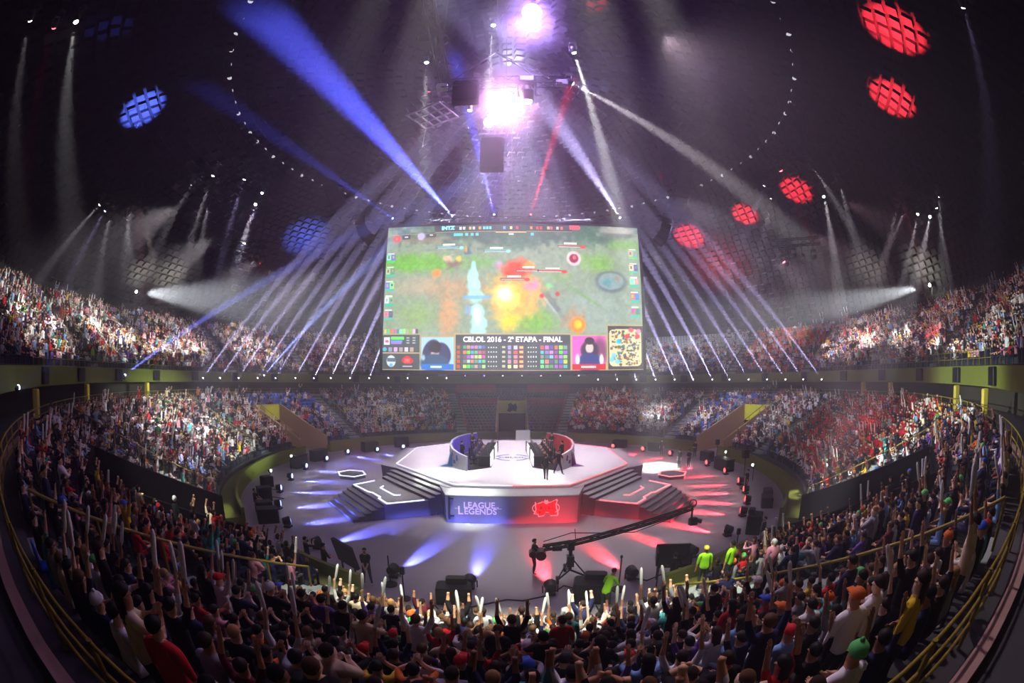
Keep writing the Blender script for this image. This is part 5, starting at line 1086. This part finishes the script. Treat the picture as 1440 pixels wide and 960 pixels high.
    for k in range(5):
        y = 31.75 + 1.18 * k; x = 1.86 - .06 * k
        m = thing('monitor', 'dark monitor on the %s booth desk, %s from the front' % (nm, ordw(k + 1)), 'monitor', (sg * x, y, ZT + .82), 'monitors in the %s booth' % nm); b = MB(); b.box((sg * x, y, ZT + 1.12), (.05, .62, .37)); b.build('housing', M_blk, m); b = MB(); b.box((sg * (x + .03), y, ZT + 1.12), (.01, .58, .33)); b.build('display', M_mon, m); b = MB(); b.cyl((sg * x, y, ZT + .82), (sg * x, y, ZT + 1.0), .03, n=6); b.box((sg * x, y, ZT + .83), (.2, .26, .02)); b.build('stand', M_blk, m)
        c = thing('gaming_chair', 'black high-back gaming chair in the %s booth, %s from the front' % (nm, ordw(k + 1)), 'chair', (sg * (x + 1.02), y, ZT + .06), 'gaming chairs in the %s booth' % nm); X = sg * (x + 1.02)
        b = MB(); b.bbox((X, y, ZT + .48), (.5, .5, .1), .05); b.build('seat', M_seatb, c); b = MB(); b.bbox((X + sg * .27, y, ZT + .92), (.1, .5, .84), .05); b.build('backrest', M_seatb, c); b = MB(); b.cyl((X, y, ZT + .12), (X, y, ZT + .46), .035, n=6)
        for q in range(5): b.cyl((X, y, ZT + .14), (X + .28 * math.cos(q * 1.257), y + .28 * math.sin(q * 1.257), ZT + .09), .025, n=5)
        b.build('wheel_base', M_blk, c)
        shirt = (60, 70, 110) if sg < 0 else (30, 30, 40)
        t = make_person((sg * (x + 1.0), y, ZT + .06), PI / 2 if sg > 0 else -PI / 2, BODY['sit_lap', False], shirt, 'short', HAIRC[k % 3][1], 'seated player in %s jersey in the %s booth, %s from the front' % ('blue' if sg < 0 else 'black', nm, ordw(k + 1)), group='players in the %s booth' % nm, name='player')
    for k, (x, y) in enumerate(((3.75, 32.0), (3.4, 36.6))):
        staff('coach in black standing by the inner wall of the %s booth, %s end' % (nm, 'front' if k == 0 else 'rear'), sg * x, y, ZT + .06, (sg * 1.5, 34), ((-.06, .26, 1.05), (.06, .26, 1.05)), ((.5, .3, .6), (-.5, .3, .6)), name='coach')
    spot((sg * 3.0, 33.5, 7.5), (sg * 3.6, 33.8, ZT), 50, 500, (.35, .28, 1.) if sg < 0 else (1., .2, .2), .6)
for sg in (-1, 1): booth(sg)
# things on the back of the stage and in front of the far block
b = MB(); b.bbox((1.15, 45.0, ZL + .55), (1.5, .3, 1.1), .05); tag(b.build('lectern_panel', mat('pale_green_panel', srgb(200, 220, 210), .5), loc=(1.15, 45.0, ZL)), 'pale panel standing at the rear edge of the stage below the lime tunnel header', 'panel')

# ------------------------------------------------------------------ camera crane
J = thing('camera_crane', 'long black camera crane on a wheeled base reaching across the floor', 'camera crane', (2.55, 17.2, 0)); piv = at(803, 764, 1.72); tail = at(764, 770, 1.45); tip = at(974, 713, 2.75)
b = MB(); truss(b, piv, tip, .17, .5, .035, .02); b.build('arm', M_blkm, J); b = MB(); truss(b, tail, piv, .2, .4, .04, .025); b.box((tail + piv) / 2 + Vector((0, 0, -.1)), (.4, .25, .2)); b.build('rear_arm', M_blkm, J)
b = MB(); b.tube([tail + Vector((0, 0, .3)), piv + Vector((0, 0, .5)), piv.lerp(tip, .5) + Vector((0, 0, -.28)), tip + Vector((0, 0, -.1))], .02, 5); b.build('stay_cable', M_blkm, J)
b = MB(); b.cyl(tail + Vector((-.1, -.25, -.3)), tail + Vector((-.1, .25, -.3)), .22, n=14); b.cyl(tail + Vector((-.45, -.2, -.25)), tail + Vector((-.45, .2, -.25)), .15, n=12); b.build('counterweight', M_blk, J)
b = MB(); b.cyl((piv.x, piv.y, .5), piv, .08, n=8); b.bbox(piv + Vector((0, 0, -.1)), (.3, .3, .35), .05); b.box((piv.x, piv.y, .9), (.3, .3, .5)); b.build('column', M_blkm, J)
for k in range(3):
    a = R_(100 + 120 * k); e = Vector((piv.x + .75 * math.cos(a), piv.y + .75 * math.sin(a), .2)); b = MB(); b.cyl((piv.x, piv.y, 1.1), e, .035, n=5); b.cyl((piv.x, piv.y, .45), e, .045, n=6); leg = b.build('leg', M_blkm, J); b = MB(); b.cyl(e + Vector((-.05, 0, 0)), e + Vector((.06, 0, 0)), .2, n=12); b.build('wheel', M_blk, leg)
b = MB(); b.tube([piv + Vector((.2, 0, .1)), piv + Vector((.1, -.2, .75))], .015, 4); b.build('antenna', M_blkm, J)
b = MB(); b.tube([tip + Vector((.18 * math.cos(t), 0, .18 + .18 * math.sin(t))) for t in [2 * PI * k / 12 for k in range(12)]], .03, 5, closed=True); b.tube([tip, tip + Vector((0, 0, -.55))], .05); b.bbox(tip + Vector((.1, 0, -.68)), (.42, .26, .34), .05); b.cyl(tip + Vector((.3, 0, -.68)), tip + Vector((.5, -.1, -.72)), .09, .11, 8); b.build('camera_head', M_blk, J)

# ------------------------------------------------------------------ floor lamps (blue on the left, red on the right)
FL = [(-17.5, 30.1), (-18.2, 34.2), (-17.9, 38.2), (-16.5, 26.5), (-14.6, 23.1), (-12.4, 20.4), (-9.5, 18.3), (-5.0, 16.4), (-1.7, 15.9), (-17.3, 42.5), (-14.7, 44.9), (-12.4, 47.6)]
FR = [(11.6, 48.1), (14.4, 45.4), (16.4, 42.0), (17.9, 36.0), (17.9, 32.2), (17.3, 28.6), (16.4, 26.2), (15.2, 23.9), (13.7, 21.9), (11.3, 19.4), (8.4, 17.6), (5.0, 16.2), (1.5, 15.4)]
for cn, c, lst, m in (('blue', BL, FL, -1), ('red', RD, FR, 1)):
    for k, (x, y) in enumerate(sorted(lst, key=lambda q: q[1])):
        d = Vector((0 - x, 34.5 - y, 0)).normalized(); p = Vector((x, y, .38)); T = thing('floor_lamp', '%s stage-floor lamp lighting the ground, %s along the %s edge from the front' % (cn, ordw(k + 1), 'left' if m < 0 else 'right'), 'lamp', (x, y, 0), cn + ' lamps around the stage floor')
        b = MB(); b.cyl(p - d * .28, p + d * .12, .2, .27, 10); b.build('housing', M_blk, T); b = MB(); b.box((x, y, .05), (.4, .4, .1)); s = d.cross(Vector((0, 0, 1)))
        for sg in (-1, 1): b.cyl(Vector((x, y, .05)) + s * sg * .3, p + s * sg * .3, .03, n=5)
        b.build('bracket', M_blk, T); b = MB(); b.sph(p + d * .12, .2, 10, 3, half=True, q=d.to_track_quat('Z', 'Y'), sc=(1, 1, .4)); b.build('lens', lens_mat((.3, .36, 1.) if m < 0 else (1., .06, .07), 5), T)
        near = (Vector((x, y)) - Vector((0, 34.5))).length
        spot(p + d * .35, p + d * 5.2 + Vector((0, 0, -.9)), 26, 13000, (.12, .14, 1.) if m < 0 else (1., .04, .06), .9, .12)
# coloured uplights at the foot of the stage front
for x, c in ((-3.2, BL), (-1.4, BL), (-6.5, BL), (2.0, RD), (3.4, RD), (6.6, RD)):
    y = 22.2 if abs(x) < 4 else 21.2; spot((x, y, .15), (x * .95, 24.3 + (0 if abs(x) < 4 else 1.), 1.0), 90, 260, (.14, .14, 1.) if c == BL else (1., .05, .08), .8, .2)
for sx, c in ((-1, (.14, .14, 1.)), (1, (1., .08, .1))):
    for u in (21.3, 23.6): spot((sx * (11.6 - (u - 21.3) * .0), u, .2), (sx * 8.6, u + 2.2, .6), 80, 220, c, .8, .2)

# ------------------------------------------------------------------ boxes, desks, stands and cables on the floor
def case(name, label, cat, x, y, sx, sy, sz, rz=0., extra=None, m=None):
    T = thing(name, label, cat, (x, y, 0)); b = MB(); b.bbox((x, y, sz / 2), (sx, sy, sz), .06, rz); b.build('cabinet', m or M_blk, T)
    Tm = Matrix.Rotation(rz, 3, 'Z'); c = Vector((x, y, 0))
    if extra == 'sub':
        b = MB(); b.bbox(c + Tm @ Vector((.1, .25, sz + .12)), (sx * .6, sy * .45, .24), .05, rz); b.build('top_box', M_blk, T)
        for q in (-.35, .35): b = MB(); b.box(c + Tm @ Vector((q * sx, -sy / 2 - .02, sz * .55)), (.3, .03, .12), M=Tm); b.build('handle', M_blkm, T)
        for k in range(4): b = MB(); b.tube([c + Tm @ Vector((-.7 + .45 * k, -sy / 2 - .1, .02)), c + Tm @ Vector((-.5 + .4 * k, -sy / 2 - .5, .02)), c + Tm @ Vector((-.3 + .3 * k, -sy / 2 - .35 - .1 * (k % 2), .02))], .03, 5); b.build('cable_tail', M_blk, T)
    if extra == 'lid': b = MB(); b.box(c + Vector((0, 0, sz + .04)), (sx * 1.02, sy * 1.02, .08), M=Tm); b.build('lid', M_blkm, T)
    if extra == 'wheels':
        for q in ((-1, -1), (1, -1), (1, 1), (-1, 1)): b = MB(); w = c + Tm @ Vector((q[0] * sx * .4, q[1] * sy * .4, .05)); b.cyl(w - Vector((0, .03, 0)), w + Vector((0, .03, 0)), .06, n=8); b.build('wheel', M_blkm, T)
    return T
case('subwoofer', 'big black speaker box with loose cables on the open floor left of the crane', 'speaker', -2.2, 14.75, 1.35, .8, .72, R_(4), 'sub')
case('subwoofer', 'big black box with slanted top beside the bending lime steward', 'speaker', 3.05, 14.75, 1.45, .95, .85, R_(-12), 'sub')
b = MB(); T = thing('mixing_desk', 'black desk with a tilted hood and legs at the front right floor', 'desk', (6.5, 15.35, 0)); Tm = Matrix.Rotation(R_(-16), 3, 'Z'); c = Vector((6.5, 15.35, 0))
b.box(c + Vector((0, 0, 1.0)), (1.35, .8, .16), M=Tm); b.build('desk_top', M_blk, T); b = MB(); b.box(c + Tm @ Vector((0, .35, 1.35)), (1.45, .1, .7), M=Tm); b.box(c + Tm @ Vector((-.7, 0, 1.3)), (.08, .8, .6), M=Tm); b.box(c + Tm @ Vector((.7, 0, 1.3)), (.08, .8, .6), M=Tm); b.build('hood', M_blk, T)
for q in ((-.6, -.32), (.6, -.32), (.6, .32), (-.6, .32)): b = MB(); w = c + Tm @ Vector((*q, 0)); b.cyl(w, w + Vector((0, 0, .95)), .035, n=6); b.build('leg', M_blkm, T)
T = thing('flat_panel', 'large flat black panel leaning on a stand at the front left floor', 'panel', (-7.1, 16.2, 0)); Tm = Matrix.Rotation(R_(-35), 3, 'Z') @ Matrix.Rotation(R_(14), 3, 'X'); b = MB(); b.box(Vector((-7.1, 16.2, .95)), (1.5, .16, 1.15), M=Tm); b.build('panel_face', M_blk, T)
for q in (-.5, .5): b = MB(); w = Vector((-7.1, 16.2, 0)) + Matrix.Rotation(R_(-35), 3, 'Z') @ Vector((q, .1, 0)); b.cyl(w, w + Vector((0, 0, .9)), .05, n=6); b.build('stand', M_blkm, T)
_cs = [(-18.2, 27.4, 1.0, .6, .85, 60, 'wheels', 'black equipment case on the left floor edge, second from the dark tunnel'), (-16.4, 24.2, 1.0, .7, .9, 50, 'lid', 'black case with a flat lid on the left floor edge near three cables'), (-13.9, 20.6, 1.3, .8, .8, 40, 'lid', 'large dark case next to the dark left tunnel mouth'), (-15.0, 21.9, 1.1, .7, .8, 45, None, 'smaller dark case behind the large one at the dark left tunnel'), (-19.2, 34.8, 1.8, .9, 1.1, 80, 'lid', 'long grey case under the left floor wall, nearest of the pair'), (-18.9, 38.6, 2.0, .8, 1.0, 70, 'lid', 'long dark case under the left floor wall, furthest of the pair'), (-15.7, 45.4, 1.9, .9, 1.1, 50, None, 'black case at the far left floor wall below the stairs'), (-13.0, 49.3, 1.6, .9, 1.2, 35, None, 'black wedge case at the far left, nearest the stage rear'), (12.9, 19.2, 1.0, .8, 1.1, 50, 'sub', 'tall black monitor box on the right floor edge with a cable tail'), (18.6, 33.9, 2.2, .9, 1.0, 95, 'lid', 'long dark case under the right floor wall'), (18.9, 38.2, 1.4, .8, 1.0, 110, None, 'dark case in front of the tan right tunnel'), (12.6, 49.0, 1.6, .8, .9, -35, None, 'black case on the far right floor beside the stage rear'), (15.8, 45.6, 1.5, .8, .9, -50, 'lid', 'black case by the far right stairs'), (16.2, 22.9, 1.2, .8, .7, 60, 'wheels', 'grey flight case in the right floor corner beside the yellow fence'), (17.4, 24.6, 1.0, .7, .6, 60, None, 'low grey case beside the flight case on the right')]
for x, y, sx, sy, sz, rz, ex, lab in _cs: case('equipment_case', lab, 'case', x, y, sx, sy, sz, R_(rz), ex, mat('grey_case', srgb(70, 72, 74), .5) if 'grey' in lab else None)
def pole(label, x, y, h, head=None, name='light_stand', base=.25):
    T = thing(name, label, 'stand', (x, y, 0)); b = MB(); b.cyl((x, y, 0), (x, y, .05), base, n=12); b.build('foot', M_blk, T); b = MB(); b.cyl((x, y, .04), (x, y, h), .03, n=6); b.build('pole', M_blkm, T)
    if head: b = MB(); b.bbox((x, y, h + .08), head, .03); b.build('head', M_blk, T)
    return T
pole('thin microphone stand with a round foot right of the crane base', 4.25, 15.3, 1.5, (.1, .1, .12), 'microphone_stand', .3); pole('short stand with a box head left of the big speaker box', -4.1, 14.5, 1.25, (.2, .16, .3)); pole('slim stand beside the guard and the blue floor lamp', -4.95, 15.6, 1.4, None, 'light_stand', .3); pole('stand with a small box head by the yellow fence on the right', 10.3, 16.6, 1.3, (.18, .16, .3)); pole('tall dark light stand at the right floor edge among cases', 16.9, 27.4, 2.6, (.5, .4, .6)); pole('dark stand next to the sloping tan wall on the right', 19.2, 36.6, 2.0, (.4, .3, .5))
def cable(label, pts): b = MB(); b.tube([Vector((x, y, .02)) for x, y in pts], .035, 5); tag(b.build('floor_cable', M_blk, loc=(*pts[0], 0)), label, 'cable')
cable('black cable winding on the floor from the first red lamp to the left', [(1.4, 15.2), (.4, 14.8), (-.2, 14.9), (-1.0, 14.5), (-1.6, 14.2)]); cable('looped black cable between the red lamp and the slanted box', [(1.7, 15.5), (2.1, 16.0), (2.5, 15.7), (2.2, 15.3), (2.6, 15.1)]); cable('black cable curving from the red lamp to the mixing desk', [(5.2, 16.1), (5.6, 15.8), (6.0, 16.0), (6.4, 16.2)])
cable('long thin cable running along the right floor to the fence', [(8.7, 17.6), (9.6, 17.0), (10.6, 16.9), (11.4, 16.2)]); cable('dark cable from the monitor box to the right wall', [(12.6, 19.6), (13.6, 18.9), (14.6, 18.4)])
for k, (y, x1) in enumerate(((26.9, -18.8), (25.2, -17.8), (23.4, -17.0))): cable('straight dark cable on the left floor edge, %s of three' % ('furthest', 'middle', 'nearest')[k], [(x1, y + .2), (x1 + 1.4, y), (x1 + 2.4, y)])
# bright little work lamps on the left wall side
for k, (x, y, z, lab) in enumerate(((-18.6, 28.6, .9, 'tiny white work lamp on a dark box at the left floor edge'), (-19.3, 33.4, 1.2, 'tiny white work lamp on the long case under the left wall'), (19.4, 35.0, 1.3, 'white work lamp glowing among the dark cases on the right, upper'), (18.9, 29.2, 1.2, 'white work lamp glowing among the dark cases on the right, lower'))):
    T = thing('work_lamp', lab, 'lamp', (x, y, 0)); b = MB(); b.cyl((x, y, 0), (x, y, z), .03, n=5); b.cyl((x, y, z - .05), (x, y, z + .15), .12, .14, 8); b.build('stand', M_blk, T); b = MB(); d = Vector((-x, 30 - y, .3)).normalized(); b.sph(Vector((x, y, z + .08)) + d * .1, .11, 8, 4); b.build('bulb', lens_mat((1, 1, .92), 14), T)
# far block: covered rows with a red banner band and the railing over the tunnel
b = MB()
for i in range(ROWS):
    for a0, a1 in ((-15.4, -4.4 - .2 * (12 - i) * 0), (4.4, 15.4)):
        if i in (4, 5, 6, 7, 8) : b.arc(rowR(i) + .02, rowR(i) + .08, rowz(i) + .22, rowz(i) + .27, a0, a1)
b.build('trim_2', mat('row_rail_grey', srgb(130, 130, 135), .5), kind='structure')
for a0, a1, tx in ((-15, -4.2, 'left'), (4.2, 15, 'right')):
    b = MB(); b.arc(30.0, 30.1, 4.2, 5.1, a0, a1); tag(b.build('red_banner', mat('dull_red_cloth', srgb(150, 44, 54), .9), loc=pol((a0 + a1) / 2, 30, 4.2)), 'dull red cloth band across the empty far block, %s of the lime tunnel header' % tx, 'banner')
    b = MB(); b.arc(36.4, 36.5, 5.6, 6.9, a0 * .95, a1); tag(b.build('red_banner', MATS['dull_red_cloth'], loc=pol((a0 + a1) / 2, 36.4, 5.6)), 'dark red cloth under the balcony behind the empty far block, %s half' % tx, 'banner')
